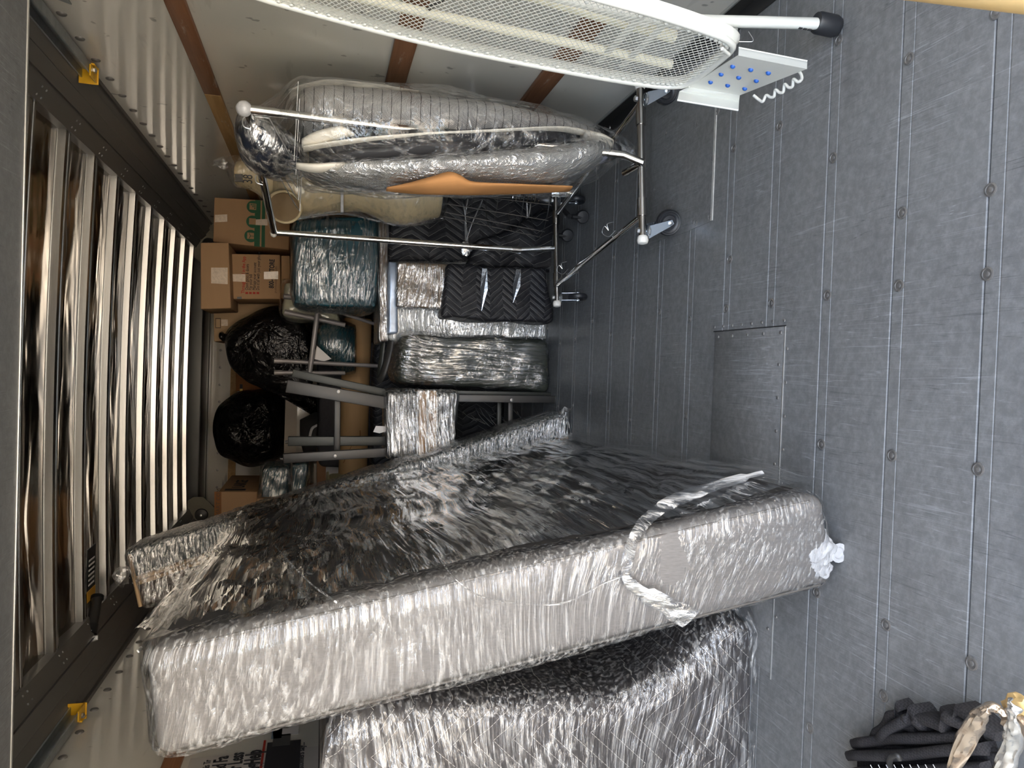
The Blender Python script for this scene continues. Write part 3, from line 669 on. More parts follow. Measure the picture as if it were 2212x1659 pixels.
# ------------------------------------------------------------------ big wrapped mattress leaning to the left
B = Vector((-.452, 1.362, .0)); A = Vector((-.236, 1.315, .078)); Ct = aty(333, 1652, 1.44); Dt = aty(298, 1407, 1.42)
BK = 1.80
def bk(p, dx=0, dz=0): return p + Vector((dx, BK, dz))
Eb = aty(1238, 948, 3.13); Et = aty(530, 1108, 3.13)
K = [B, A, Eb + (B - A), Eb, Ct, Dt, Et + (Ct - Dt), Et]
mt = thing('mattress', 'tall grey mattress in clear stretch film, leaning to the left', 'mattress', B)
rbox('cover', K, m_matt, mt, .035, (6, 20, 16), .010, 4, bevseg=4)
m_pipe = simple('mattress_piping', (.10, .09, .08), .7)
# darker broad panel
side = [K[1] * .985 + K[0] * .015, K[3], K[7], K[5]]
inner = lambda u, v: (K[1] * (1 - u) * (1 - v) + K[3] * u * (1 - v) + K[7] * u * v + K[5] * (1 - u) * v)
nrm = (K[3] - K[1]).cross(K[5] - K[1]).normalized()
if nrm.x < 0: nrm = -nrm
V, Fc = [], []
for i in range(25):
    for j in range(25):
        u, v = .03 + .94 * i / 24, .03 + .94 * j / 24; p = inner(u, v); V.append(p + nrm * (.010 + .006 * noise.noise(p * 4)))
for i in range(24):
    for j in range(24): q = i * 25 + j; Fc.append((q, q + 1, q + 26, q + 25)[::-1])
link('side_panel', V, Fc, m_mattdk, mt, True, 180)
for (t0, k0, k1) in ((0, 1, 5), (1, 0, 4)):
    tube('piping', [K[k0] * (1 - t) + K[k1] * t + (K[1 - k0] - K[k0]) * .05 + Vector((0, .004, 0)) for t in [.03 + .94 * i / 20 for i in range(21)]], .0028, m_pipe, mt, 8)
rbox('stretch_film', K, f_matt, mt, .04, (14, 10, 210), .007, 4, off=.010, bevseg=4, seed=3, ridge=.0022, rf=(3, 3, 46), sharp=180)
V, Fc = [], []
NU, NV = 40, 220                                   # pleats fan out from pinch points along the mattress edges
pins = [(.02, .97), (.0, .62), (.98, .80), (.02, .30), (1.0, .45)]
for i in range(NU + 1):
    for j in range(NV + 1):
        u, v = i / NU, j / NV; p = inner(u, v); f_ = 0; wt = 0
        for k, (pu, pv) in enumerate(pins):
            du, dv = (u - pu) * 1.8 + (.06 if pu < .5 else -.06), (v - pv) * 1.5; rr_ = math.hypot(du, dv); an = math.atan2(dv, abs(du))
            w_ = 1 / (.05 + rr_ ** 2) * (.6 + .8 * noise.noise(Vector((k * 7, rr_ * .5, 0)))); wt += w_
            f_ += w_ * (.7 - 2.0 * abs(noise.noise(Vector((an * 13, rr_ * 1.1, k * 3))))) 
        f_ /= wt; z_ = max(0, min(1, .5 + 2.2 * noise.noise(p * 1.9 + Vector((4, 0, 0)))))
        e = .030 + .010 * noise.noise(p * 4) + .020 * f_ * z_ + .004 * noise.noise(Vector((p.x * 9, p.y * 5, p.z * 40))) * (1 - z_)
        V.append(p + nrm * e)
for i in range(NU):
    for j in range(NV): q = i * (NV + 1) + j; Fc.append((q, q + 1, q + NV + 2, q + NV + 1)[::-1])
link('side_film', V, Fc, f_mattside, mt, True, 180)
# twisted ribbon of film round the lower end and the crumpled ball of film at the bottom corner
def on_front(px, py, lift=.02): p = aty(px, py, 1.37); return p + Vector((0, -lift, 0))
def on_side(px, py):
    o_ = Vector((0, 0, H)); d = aty(px, py, 1.0) - o_; t = (K[1] + nrm * .045 - o_).dot(nrm) / d.dot(nrm); return o_ + d * t
rp = [on_side(1648, 1020), on_side(1560, 1045), on_side(1460, 1080), on_side(1400, 1120), on_side(1368, 1165), on_front(1350, 1200), on_front(1340, 1235, .03), on_front(1365, 1265), on_front(1420, 1295), on_front(1480, 1330)]
tube('film_ribbon', rp, [.006, .012, .015, .012, .010, .011, .010, .014, .022, .028], m_ribbonfilm, mt, 12, True, sub=8, flat=.25)
def _dummy(): pass
def crumple(name, c, r, mat, parent, seed=0, sq=(1, 1, 1), sub=4, amp=.5, ns=2.2):
    bm = bmesh.new(); bmesh.ops.create_icosphere(bm, subdivisions=sub, radius=1); V = []
    for v in bm.verts:
        n_ = v.co.normalized(); e = 1 + amp * noise.noise(n_ * ns + Vector((seed * 5, 0, 0))) - amp * .6 * abs(noise.noise(n_ * ns * 2.4 + Vector((0, seed * 3, 0))))
        V.append(Vector(c) + Vector((n_.x * sq[0], n_.y * sq[1], n_.z * sq[2])) * r * e)
    fs = [tuple(v.index for v in f.verts) for f in bm.faces]; bm.free()
    return link(name, V, fs, mat, parent, True, 50)
m_milk = simple('crumpled_film', (.50, .50, .51), .22, 0, .3, 60, .9, 70)
crumple('film_wad', on_front(1758, 1185, .015), .042, m_milk, mt, 1, (1, .35, 1.0), 4, .35, 2)
crumple('film_wad', on_front(1770, 1225, .012), .022, m_milk, mt, 2, (1, .4, 1.1), 3)
lathe('film_ring', on_front(1800, 1190, .015), (0, -1, 0), [(.020, 0), (.022, .004), (.014, .005), (.012, .001)], m_milk, mt, 16)
# film stretched from the mattress top across to the upright slab behind it
patchgrid('film_sheet', [Dt + Vector((.01, .02, 0)), aty(430, 1222, 3.12), aty(545, 1112, 3.05), on_side(700, 1290)], f_mattside, mt, 40, 40, .03, 3, .02)
patchgrid('film_sheet', [Dt + Vector((-.08, .05, .01)), aty(395, 1262, 3.12), aty(430, 1222, 3.12), Dt + Vector((.01, .02, 0))], f_mattside, mt, 30, 30, .03, 3, .02)
tube('film_strand', [Dt, aty(385, 1320, 2.2), aty(425, 1235, 3.1)], .0035, m_ribbonfilm, mt, 6, True, flat=.4)
tube('film_strand', [aty(545, 1120, 3.05), on_side(640, 1230), on_side(725, 1300)], .004, m_ribbonfilm, mt, 6, True, flat=.4)
tube('film_strand', [on_side(850, 1110), on_side(930, 1180), on_side(985, 1252), on_front(1060, 1290, .015), on_front(1200, 1300, .015), on_front(1300, 1255, .015), on_front(1340, 1240, .015)], .0035, m_ribbonfilm, mt, 6, True, flat=.4)

# ------------------------------------------------------------------ long flat pack standing behind the mattress
YS = 3.22
tl, tr, br, bl = aty(308, 1312, YS), aty(272, 1195, YS), aty(1222, 893, YS), aty(1238, 1000, YS)
fp = thing('flat_pack', 'long film-wrapped bed slab standing aslant behind the mattress', 'wrapped panel', br)
def slabpiece(nm, a0, a1, mat, dep, fwd=0, r=.012, parent=fp, off=0, seed=0, amp=.004, ridge=0, nz=30):
    g = Vector((0, -fwd, 0)); q = [bl.lerp(br, a0) + g, bl.lerp(br, a1) + g, tl.lerp(tr, a0) + g, tl.lerp(tr, a1) + g]; k = Vector((0, dep, 0))
    return rbox(nm, [q[0], q[1], q[0] + k, q[1] + k, q[2], q[3], q[2] + k, q[3] + k], mat, parent, r, (6 if ridge else 2, 2, nz), amp, 6, off=off, seed=seed, ridge=ridge, rf=(4, 4, 55), sharp=180 if ridge else 35)
m_walnut = wood('dark_board', (.03, .022, .018), (.07, .05, .04), 2)
slabpiece('left_board', .0, .40, m_walnut, .19)
slabpiece('right_board', .56, 1.0, simple('dark_teal_board', (.035, .05, .055), .5), .19)
slabpiece('card_edge', .40, .465, m_cardlt, .19, .006)
slabpiece('card_edge', .485, .55, m_cardlt, .19, .006)
slabpiece('stretch_film', -.03, 1.04, f_slab, .23, .03, .03, off=.006, seed=4, amp=.010, ridge=.004, nz=240)
crumple('film_knot', aty(262, 1245, YS), .045, f_clear, fp, 4, (1, .6, .7), 3)
crumple('film_knot', aty(1222, 905, YS - .03), .05, f_clear, fp, 6, (1, .6, .7), 3)
tube('top_card', [aty(280, 1198, YS - .02), aty(284, 1222, YS - .02), aty(304, 1310, YS - .02)], .008, m_cardlt, fp, 6)

# ------------------------------------------------------------------ quilted sofa end in film, lower left corner of the picture
YQ = 1.68
prof = [(690, 1700), (692, 1640), (705, 1580), (740, 1546), (800, 1535), (900, 1522), (1050, 1514), (1200, 1512), (1330, 1510), (1400, 1490), (1460, 1450), (1510, 1400), (1545, 1358), (1575, 1340), (1622, 1340), (1626, 1352)]
P = [aty(px, py, YQ) for px, py in prof]
left = -1.335
def profile_body(nm, grow, y0, y1, mat, parent, amp, seed=0, round_=.05, ny=14):
    V, Fc = [], []; ys = [y0 + (y1 - y0) * j / ny for j in range(ny + 1)]
    ys = [y0, y0 + round_ * .15, y0 + round_ * .5] + [y for y in ys if y > y0 + round_ * .8]
    dens = []
    for i in range(len(P) - 1):
        for k in range(6): dens.append(P[i].lerp(P[i + 1], k / 6))
    dens.append(P[-1])
    nxx = 22
    rows = []
    # front cap grid + side strip : each dens point gives a row from the left edge to the profile, then back along Y
    for q in dens:
        row = []
        for k in range(nxx):
            t = k / (nxx - 1); x = left + (q.x - round_ * .9 - left) * t; row.append(Vector((x, y0, q.z)))
        row.append(Vector((q.x - round_ * .35 + grow, y0 + round_ * .12, q.z)))
        row.append(Vector((q.x - round_ * .08 + grow, y0 + round_ * .45, q.z)))
        for y in ys[3:]: row.append(Vector((q.x + grow, y, q.z)))
        rows.append(row)
    m_ = len(rows[0])
    for row in rows:
        for i, p in enumerate(row):
            e = amp * noise.noise(p * 3.5 + Vector((seed, 0, 0))) + amp * .5 * noise.noise(p * 9 + Vector((seed, 0, 0)))
            if i < nxx: p = p + Vector((0, -grow - e, 0))
            else: p = p + Vector((e, 0, 0))
            V.append(p)
    for j in range(len(rows) - 1):
        for i in range(m_ - 1): a = j * m_ + i; Fc.append((a, a + m_, a + m_ + 1, a + 1))
    return link(nm, V, Fc, mat, parent, True, 180)
sf = thing('wrapped_sofa', 'sofa in a dark quilted cover and clear film, by the left wall under the mattress', 'sofa', (-.9, 1.8, 0))
profile_body('quilted_cover', 0, YQ, 2.75, m_quiltbig, sf, .016)
P0 = list(P); P = [Vector((p.x + (.012 if i < 9 else .02), p.y, p.z)) for i, p in enumerate(P)]
profile_body('stretch_film', .022, YQ - .005, 2.70, f_sofa, sf, .022, 2)
P = P0
rbox('top_pad', c8(left, P[3].x - .06, YQ + .05, 2.6, P[0].z - .06, P[0].z - .005), m_quiltbig, sf, .02, (4, 6, 2), .01)

# ------------------------------------------------------------------ chrome garment rack on castors
Y1, Y2 = 2.21, 3.09; ZB = .128
fA, fB = atz(1388, 512, ZB), atz(1383, 190, ZB); rA, rB = atz(1203, 652, ZB), atz(1200, 425, ZB)
gr = thing('garment_rack', 'chrome folding garment rack on black castors carrying wrapped coats', 'clothes rack', ((fA + rB) / 2).to_2d().to_3d())
uF, uR = atz(1389, 352, ZB), atz(1201, 536, ZB)
for (a, b) in ((fA, fB), (rA, rB)):
    d = (b - a).normalized()
    tube('base_bar', [a, b], .0125, m_satin, gr, 16)
    tube('sleeve', [a + d * .07, a + d * .13], .0165, m_satin, gr, 16); tube('sleeve', [b - d * .13, b - d * .07], .0165, m_satin, gr, 16)
    lathe('end_cap', a - d * .024, d, [(.008, 0), (.016, .003), (.019, .012), (.017, .024), (.013, .028)], m_white, gr, 18)
    lathe('end_cap', b + d * .024, -d, [(.008, 0), (.016, .003), (.019, .012), (.017, .024), (.013, .028)], m_white, gr, 18)
u2 = Vector((0, 0, 1))
# long side rails of the folding base
j1, j2 = atz(1384, 470, ZB), atz(1206, 612, ZB)
tube('side_rail', [j2 + (j1 - j2) * -.0, j1], .0125, m_chrome, gr, 14)
k2 = atz(1206, 458, ZB); k1 = atz(1384, 225, ZB)
tube('side_rail', [k2, k1], .0125, m_chrome, gr, 14)
# uprights, top bar, stub joints
topR, topF = aty(592, 502, uR.y + .02), aty(537, 236, uF.y + .02)
kneeR = aty(1125, 540, uR.y + .01); kneeF = uF.lerp(topF, .12)
tube('upright', [uR, kneeR, topR], .0125, m_chrome, gr, 16)
tube('upright', [uF, aty(1345, 334, uF.y + .02), aty(920, 285, uF.y + .02), topF], .0125, m_chrome, gr, 16)
tube('joint_collar', [kneeR.lerp(topR, -.0), kneeR.lerp(topR, .04)], .015, m_satin, gr, 14)
for t in (.22, .55, .72): tube('joint_collar', [kneeR.lerp(topR, t), kneeR.lerp(topR, t + .004)], .0135, m_satin, gr, 14)
tube('top_bar', [topR, topF], .0145, m_chrome, gr, 16)
lathe('ball_cap', topR + Vector((0, 0, -.012)), (0, 0, 1), [(.010, 0), (.019, .006), (.021, .014), (.016, .024), (.004, .028)], m_white, gr, 20)
crumple('ball_cap', topF + Vector((.0, 0, .012)), .023, m_milk, gr, 1, sub=3, amp=.05)
tube('stub', [uF, uF + Vector((-.01, .10, .02))], .014, m_chrome, gr, 14)
def caster(parent, p, ang, r=.0425, wd=.022):
    """wheel, steel fork and bolt under point p; ang = heading of the wheel"""
    top0 = Vector(p); parent = lathe('caster', top0 - Vector((0, 0, .022)), (0, 0, 1), [(.020, 0), (.024, .004), (.021, .008), (.012, .010)], m_zinc, parent, 18)
    h = Vector((math.cos(ang), math.sin(ang), 0)); sd = Vector((-h.y, h.x, 0)); top = Vector(p); ax = Vector((p[0], p[1], r)) + h * .035
    lathe('caster_wheel', ax - sd * wd / 2, sd, [(.006, 0), (.010, -.002), (.012, .003), (r * .55, .004), (r * .62, .001), (r * .78, .0), (r * .82, .002), (r * .93, .001), (r, .006), (r, wd - .006), (r * .93, wd - .001), (r * .8, wd - .002), (r * .6, wd - .001), (.012, wd - .003), (.006, wd)], m_rubber, parent, 32)
    for s in (-1, 1):
        o = sd * s * (wd / 2 + .004)
        c = ax + o; pl_ = [c + h * .012 + Vector((0, 0, -.004)), c - h * .0 + Vector((0, 0, -.013)), c - h * .012, Vector((top.x, top.y, top.z - .02)) - h * .020 + o, Vector((top.x, top.y, top.z - .016)) + h * .022 + o]
        prism('caster_fork', pl_, sd * s * .002, m_zinc, parent)
        lathe('axle_nut', c + sd * s * .002, sd * s, [(.007, 0), (.007, .003), (.003, .005)], m_steel, parent, 8)
    tube('stem_bolt', [top - Vector((0, 0, .012)), top + Vector((0, 0, .022))], .006, m_zinc, parent, 8)
    lathe('stem_nut', top + Vector((0, 0, .013)), (0, 0, 1), [(.010, 0), (.010, .008), (.005, .010)], m_steel, parent, 6, 20)
dd = (fB - fA).normalized(); de = (rB - rA).normalized()
caster(gr, fA + dd * .02, -.35 + 0); caster(gr, fB - dd * .04, -.1); caster(gr, rA + de * .02, -1.45); caster(gr, rB - de * .02, -1.45)
for (cx, cy) in ((1318, 497), (1218, 580)):
    c = atz(cx, cy, ZB + .02)
    tube('wire_clip', [c + Vector((.0, 0, -.02)), c + Vector((-.022, .01, .0)), c + Vector((-.012, .0, .03)), c + Vector((.012, 0, .022)), c + Vector((-.002, 0, .006)), c + Vector((.02, 0, .012)), c + Vector((.03, 0, -.012))], .0012, m_steel, gr, 6, True)

# ------------------------------------------------------------------ coats hanging on the rack, all inside a film bag
YG = 2.42
g1 = thing('pinstripe_coat', 'pale grey coat with thin dark stripes, nearest the right wall on the rack', 'coat', aty(1280, 290, YG), 'wrapped coats on the rack')
loft('coat_body', [(645, 222, 280, 2.52, .05), (660, 198, 305, 2.50, .11), (740, 196, 315, 2.48, .14), (880, 208, 322, 2.46, .15), (1000, 222, 325, 2.45, .15), (1120, 245, 322, 2.44, .14), (1220, 268, 318, 2.43, .11), (1285, 288, 312, 2.42, .06)], m_pin, g1, 40, .008, 6)
loft('coat_lining', [(625, 200, 212, 2.50, .05), (700, 192, 204, 2.48, .10), (790, 198, 210, 2.46, .10), (900, 206, 214, 2.46, .06)], m_wool, g1, 20, .004, 6)
g2 = thing('black_jacket', 'black jacket between the two grey coats on the rack', 'jacket', aty(1240, 305, 2.36), 'wrapped coats on the rack')
loft('jacket_body', [(668, 322, 350, 2.34, .03), (690, 305, 362, 2.32, .07), (800, 292, 360, 2.30, .10), (950, 285, 355, 2.28, .11), (1100, 282, 345, 2.28, .10), (1200, 280, 325, 2.29, .07), (1245, 282, 312, 2.30, .04)], m_blackcl, g2, 32, .01, 7)
loft('sleeve', [(680, 338, 358, 2.26, .03), (760, 325, 352, 2.22, .04), (900, 308, 345, 2.20, .05), (1020, 305, 335, 2.20, .04)], m_blackcl, g2, 24, .006, 8)
g3 = thing('herringbone_coat', 'light grey herringbone coat with cream collar, front left on the rack', 'coat', aty(1270, 350, 2.3), 'wrapped coats on the rack')
loft('coat_body', [(655, 362, 376, 2.34, .04), (700, 356, 396, 2.32, .09), (820, 350, 408, 2.30, .12), (950, 345, 410, 2.28, .14), (1080, 335, 408, 2.28, .14), (1180, 322, 402, 2.28, .13), (1260, 305, 375, 2.29, .10), (1305, 305, 345, 2.30, .05)], m_herr, g3, 40, .010, 6, 5)
loft('collar', [(640, 352, 364, 2.26, .02), (680, 355, 372, 2.22, .03), (730, 352, 368, 2.22, .03), (755, 350, 356, 2.24, .01)], m_wool, g3, 20)
loft('placket', [(655, 318, 326, 2.26, .03), (760, 302, 312, 2.22, .03), (900, 290, 300, 2.20, .03), (1050, 283, 291, 2.20, .03), (1200, 276, 283, 2.22, .03), (1260, 280, 292, 2.24, .02)], m_wool, g3, 16)
loft('cuff_collar', [(652, 300, 318, 2.26, .02), (690, 282, 312, 2.24, .03), (740, 274, 300, 2.24, .03), (765, 290, 300, 2.25, .02)], m_wool, g3, 20, .004, 9)
loft('crinkled_film', [(655, 358, 382, 2.33, .05), (700, 354, 401, 2.31, .11), (820, 347, 414, 2.29, .14), (950, 341, 417, 2.27, .16), (1080, 332, 416, 2.27, .16), (1180, 319, 410, 2.27, .15), (1260, 302, 382, 2.28, .12), (1310, 303, 347, 2.29, .06)], f_coat, g3, 64, .010, 9, 8, sub=14)
g4 = thing('camel_coat', 'camel brown coat at the left edge of the coats on the rack', 'coat', aty(1220, 405, 2.45), 'wrapped coats on the rack')
loft('coat_body', [(835, 404, 413, 2.24, .02), (880, 398, 416, 2.20, .05), (920, 388, 417, 2.15, .06), (962, 376, 417, 2.13, .07), (985, 381, 417, 2.13, .07), (1010, 396, 417, 2.14, .06), (1050, 400, 416, 2.16, .06), (1130, 402, 415, 2.20, .06), (1230, 404, 412, 2.24, .03)], m_camel, g4, 32, .006, 6)
g5 = thing('navy_bundle', 'dark navy rolled cloth in film at the top of the coat rack', 'bundle', aty(620, 330, 2.5))
loft('cloth', [(512, 270, 300, 2.45, .04), (520, 256, 338, 2.45, .09), (545, 244, 362, 2.45, .13), (580, 262, 376, 2.45, .13), (612, 290, 376, 2.45, .11), (640, 320, 372, 2.45, .07), (655, 340, 366, 2.45, .03)], m_navy, g5, 40, .015, 8)
loft('stretch_film', [(509, 268, 305, 2.44, .05), (520, 252, 342, 2.44, .10), (545, 240, 368, 2.44, .14), (582, 256, 384, 2.44, .14), (620, 286, 388, 2.44, .12), (650, 315, 384, 2.44, .09), (668, 340, 370, 2.44, .03)], film('film_on_navy', (.10, 1, 1), (0, .9, 0), .22, .16, .5, dist=.012, scale=50), g5, 48, .012, 9, 2)
for k in range(5):
    h = thing('coat_hanger', 'wire coat hanger %s' % ['hooked over the front of the top bar', 'second along the top bar', 'in the middle of the top bar', 'fourth along the top bar', 'furthest along the top bar'][k], 'hanger', topF.lerp(topR, .08 + .1 * k), 'hangers on the rack')
    c = topF.lerp(topR, .08 + .1 * k); q = c + Vector((.05, 0, -.11))
    tube('hook', [c + Vector((-.02, 0, .0)), c + Vector((-.012, 0, .022)), c + Vector((.014, 0, .02)), c + Vector((.02, 0, -.02)), c + Vector((.02, 0, -.05))], .0018, m_steel, h, 6, True)
    tube('shoulder_wire', [c + Vector((.02, 0, -.05)), c + Vector((-.08, .0, -.11)), c + Vector((-.10, .0, -.125)), c + Vector((.14, 0, -.13)), c + Vector((.02, 0, -.05))], .0018, m_steel, h, 6)
gb = thing('garment_film', 'loose clear film bag wrapped around all the coats on the rack', 'plastic wrap', aty(1360, 325, YG))
loft('film_bag', [(560, 232, 250, 2.34, .02), (600, 205, 372, 2.36, .12), (638, 180, 398, 2.38, .20), (700, 183, 414, 2.38, .24), (880, 198, 420, 2.38, .26), (1000, 216, 419, 2.38, .26), (1130, 240, 417, 2.38, .25), (1225, 262, 413, 2.38, .20), (1290, 282, 385, 2.38, .12), (1335, 300, 352, 2.38, .06), (1368, 318, 328, 2.38, .02)], f_garm, gb, 72, .016, 7, 3, sub=8)
tl_ = thing('coat_tail', 'tapering bundle of coat hems tied in film at the foot of the rack', 'bundle', aty(1330, 330, 2.35), None)
loft('cream_hem', [(1255, 284, 310, 2.28, .06), (1290, 290, 318, 2.27, .05), (1318, 302, 322, 2.27, .03)], m_wool, tl_, 20, .004)
loft('grey_hem', [(1250, 300, 372, 2.30, .06), (1280, 305, 362, 2.28, .06), (1305, 316, 352, 2.28, .04)], m_tweedblue, tl_, 24, .006)
loft('black_hem', [(1285, 300, 360, 2.33, .05), (1312, 305, 352, 2.33, .05), (1335, 315, 340, 2.33, .03)], m_blackcl, tl_, 24, .006)
crumple('film_knot', aty(1350, 328, 2.32), .03, f_clear, tl_, 3, (.8, .6, 1.3), 3)
crumple('film_knot', aty(1215, 412, 2.36), .035, f_clear, tl_, 7, (.6, .6, 1.2), 3)

# ------------------------------------------------------------------ dress form behind the rack
YD = 3.24
df = thing('dress_form', 'beige half torso dress form in film on a wheeled stand behind the coats', 'dress form', (aty(1200, 430, YD).x, YD, 0))
loft('torso', [(588, 340, 440, YD, .05), (600, 330, 462, YD, .09), (630, 322, 470, YD, .115), (680, 324, 464, YD, .12), (740, 328, 458, YD, .105), (775, 330, 457, YD, .10), (805, 326, 465, YD, .11), (835, 322, 480, YD, .125), (880, 320, 485, YD, .135), (920, 320, 476, YD, .13), (946, 322, 470, YD, .125), (949, 326, 466, YD, .12)], m_manq, df, 48)
loft('neck', [(508, 362, 398, YD, .045), (512, 350, 402, YD, .055), (540, 346, 410, YD, .058), (570, 340, 428, YD, .06), (595, 330, 445, YD, .07)], m_manq, df, 32)
c = aty(614, 446, YD - .118); lathe('armhole_plate', c + Vector((.0, .02, 0)), Vector((-.55, -1, .05)), [(.062, 0), (.062, .006), (.048, .004), (.02, .006), (.001, .006)], m_manqin, df, 28)
tube('armhole_rim', [c + Vector((.0, .012, 0)) + (Vector((1, -.55, 0)).normalized() * .066 * math.cos(a) + Vector((0, 0, .066)) * math.sin(a)) for a in [2 * PI * k / 24 for k in range(24)]], .006, m_manq, df, 8, closed=True)
rbox('dark_tab', face8(YD - .062, (507, 392), (507, 376), (524, 376), (524, 392), .01), m_gun, df)
text('size_number', '38', aty(545, 398, YD - .068), .055, m_ink, df, '-Y', sx=.7)
rbox('waist_tape', face8(YD - .112, (736, 458), (736, 400), (742, 400), (742, 458), .02), m_milk, df)
loft('stretch_film', [(466, 346, 352, YD, .01), (485, 340, 364, YD, .03), (505, 338, 402, YD, .065), (545, 336, 412, YD, .08), (590, 332, 450, YD, .10), (630, 318, 474, YD, .13), (740, 326, 462, YD, .12), (835, 318, 484, YD, .14), (880, 316, 490, YD, .15), (955, 318, 478, YD, .14)], film('film_on_form', (.2, 1, 1), (0, .4, 0), .04, .03, .5, dist=.008, scale=60), df, 40, .006, 9)
crumple('film_knot', aty(478, 354, YD), .035, f_clear, df, 5, (.6, .6, 1), 3, .7, 4)
rc = aty(960, 402, YD)
for i in range(5):
    z = aty(960 + i * 52, 400, YD).z; R0 = .135 + .014 * i
    tube('cage_ring', [Vector((rc.x + R0 * 1.0 * math.cos(a), YD + R0 * .8 * math.sin(a), z)) for a in [2 * PI * k / 28 for k in range(28)]], .0018, m_blackwire, df, 5, closed=True)
z0, z1 = aty(955, 400, YD).z, aty(1172, 400, YD).z
for k in range(16):
    a = 2 * PI * k / 16; tube('cage_wire', [Vector((rc.x + .135 * math.cos(a), YD + .11 * math.sin(a), z0)), Vector((rc.x + .192 * math.cos(a), YD + .155 * math.sin(a), z1))], .0018, m_blackwire, df, 5)
loft('hip_collar', [(949, 330, 440, YD, .09), (968, 330, 440, YD, .09)], m_black, df, 24)
pp0, pp1 = aty(960, 418, YD), aty(1190, 432, YD)
tube('pole', [pp0, pp1, Vector((pp1.x, YD, .11))], .012, m_black, df, 12)
sp = []
for k in range(73): t = k / 72; c = aty(1100, 424, YD).lerp(aty(1165, 430, YD), t); a = 2 * PI * 8 * t; sp.append(c + Vector((.021 * math.cos(a), .021 * math.sin(a), 0)))
tube('spring', sp, .004, m_satin, df, 6)
lathe('hub', (pp1.x, YD, .10), (0, 0, 1), [(.02, 0), (.045, .01), (.045, .05), (.02, .09), (.014, .1)], m_black, df, 20)
for k, (cx, cy) in enumerate(((1258, 470), (1225, 510), (1205, 400), (1240, 380))):
    e = atz(cx, cy, .03); base = Vector((pp1.x, YD, .10))
    tube('base_arm', [base, e + Vector((0, 0, .06))], .011, m_black, df, 10)
    lathe('castor_wheel', e + Vector((0, -.012, 0)), (.3, 1, 0), [(.006, 0), (.026, .002), (.030, .008), (.030, .018), (.026, .024), (.006, .026)], m_rubber, df, 20)
    tube('castor_stem', [e, e + Vector((0, 0, .05))], .012, m_black, df, 10)

# ------------------------------------------------------------------ ironing board standing against the right wall
ib = thing('ironing_board', 'white mesh ironing board standing on end by the right wall', 'ironing board', (.80, 1.5, 0))
YN, YFr = 1.40, 1.68
def bx(y, z): return .728 + .045 * (z - .3) + .03 * (1.68 - y) * 0 - (.01 if y < 1.5 else 0) * 0
def outline():
    L = []
    zz = [.272, .30, .36, .5, .7, .85, .97, 1.10, 1.23, 1.36, 1.48, 1.57, 1.62, 1.645]
    far = [1.625, 1.67, 1.688, 1.70, 1.702, 1.70, 1.69, 1.672, 1.65, 1.62, 1.585, 1.545, 1.51, 1.475]
    nr_ = [1.455, 1.41, 1.392, 1.37, 1.355, 1.35, 1.35, 1.352, 1.356, 1.365, 1.38, 1.405, 1.43, 1.46]
    L = [Vector((bx(y, z), y, z)) for y, z in zip(far, zz)] + [Vector((bx(y, z), y, z)) for y, z in zip(nr_[::-1], zz[::-1])]
    return L
OL = outline()
tube('rim', OL, .0075, m_enamel, ib, 10, True, True, 4)
rim2 = [p + Vector((.014, 0, 0)) for p in OL]; tube('rim_skirt', rim2, .010, m_enamel, ib, 8, True, True, 4, flat=1.6)
for p in [OL[i].lerp(OL[i + 1], t) for i in range(len(OL) - 1) for t in (.1, .3, .5, .7, .9)]:
    c = Vector((p.x - .004, 1.53, p.z)); q = p.lerp(Vector((p.x, 1.53, p.z)), .10)
    if abs(q.z - .28) < .01: continue
    lathe('rim_dimple', q + Vector((-.001, 0, 0)), (-1, 0, 0), [(.005, 0), (.004, .003), (.001, .004)], m_enamel, ib, 6)
poly2 = [(p.y, p.z) for p in OL]
def clip(p, d):
    """where the line p+t*d crosses the board outline"""
    ts = []
    for i in range(len(poly2)):
        a, b = poly2[i], poly2[(i + 1) % len(poly2)]; ex, ey = b[0] - a[0], b[1] - a[1]; den = d[0] * ey - d[1] * ex
        if abs(den) < 1e-9: continue
        t = ((a[0] - p[0]) * ey - (a[1] - p[1]) * ex) / den; s = ((a[0] - p[0]) * d[1] - (a[1] - p[1]) * d[0]) / den
        if 0 <= s <= 1: ts.append(t)
    return (min(ts), max(ts)) if len(ts) >= 2 else None
V, Fc = [], []
for sg in (-1, 1):
    d = (sg * .80, .60)
    for k in range(-40, 160):
        p = (1.53, .05 + k * .0138); r = clip(p, d)
        if not r or r[1] - r[0] < .005: continue
        a = Vector((0, p[0] + d[0] * r[0], p[1] + d[1] * r[0])); b = Vector((0, p[0] + d[0] * r[1], p[1] + d[1] * r[1]))
        for q in (a, b): q.x = bx(q.y, q.z) - .001 * sg
        s = Vector((0, -d[1], d[0])) * .00055; n_ = Vector((.0006, 0, 0)); i = len(V)
        V += [a - s - n_, a + s - n_, a + s + n_, a - s + n_, b - s - n_, b + s - n_, b + s + n_, b - s + n_]
        Fc += [(i, i + 1, i + 5, i + 4), (i + 1, i + 2, i + 6, i + 5), (i + 2, i + 3, i + 7, i + 6), (i + 3, i, i + 4, i + 7)]
link('expanded_mesh', V, Fc, m_enamel, ib, False, kind='stuff')
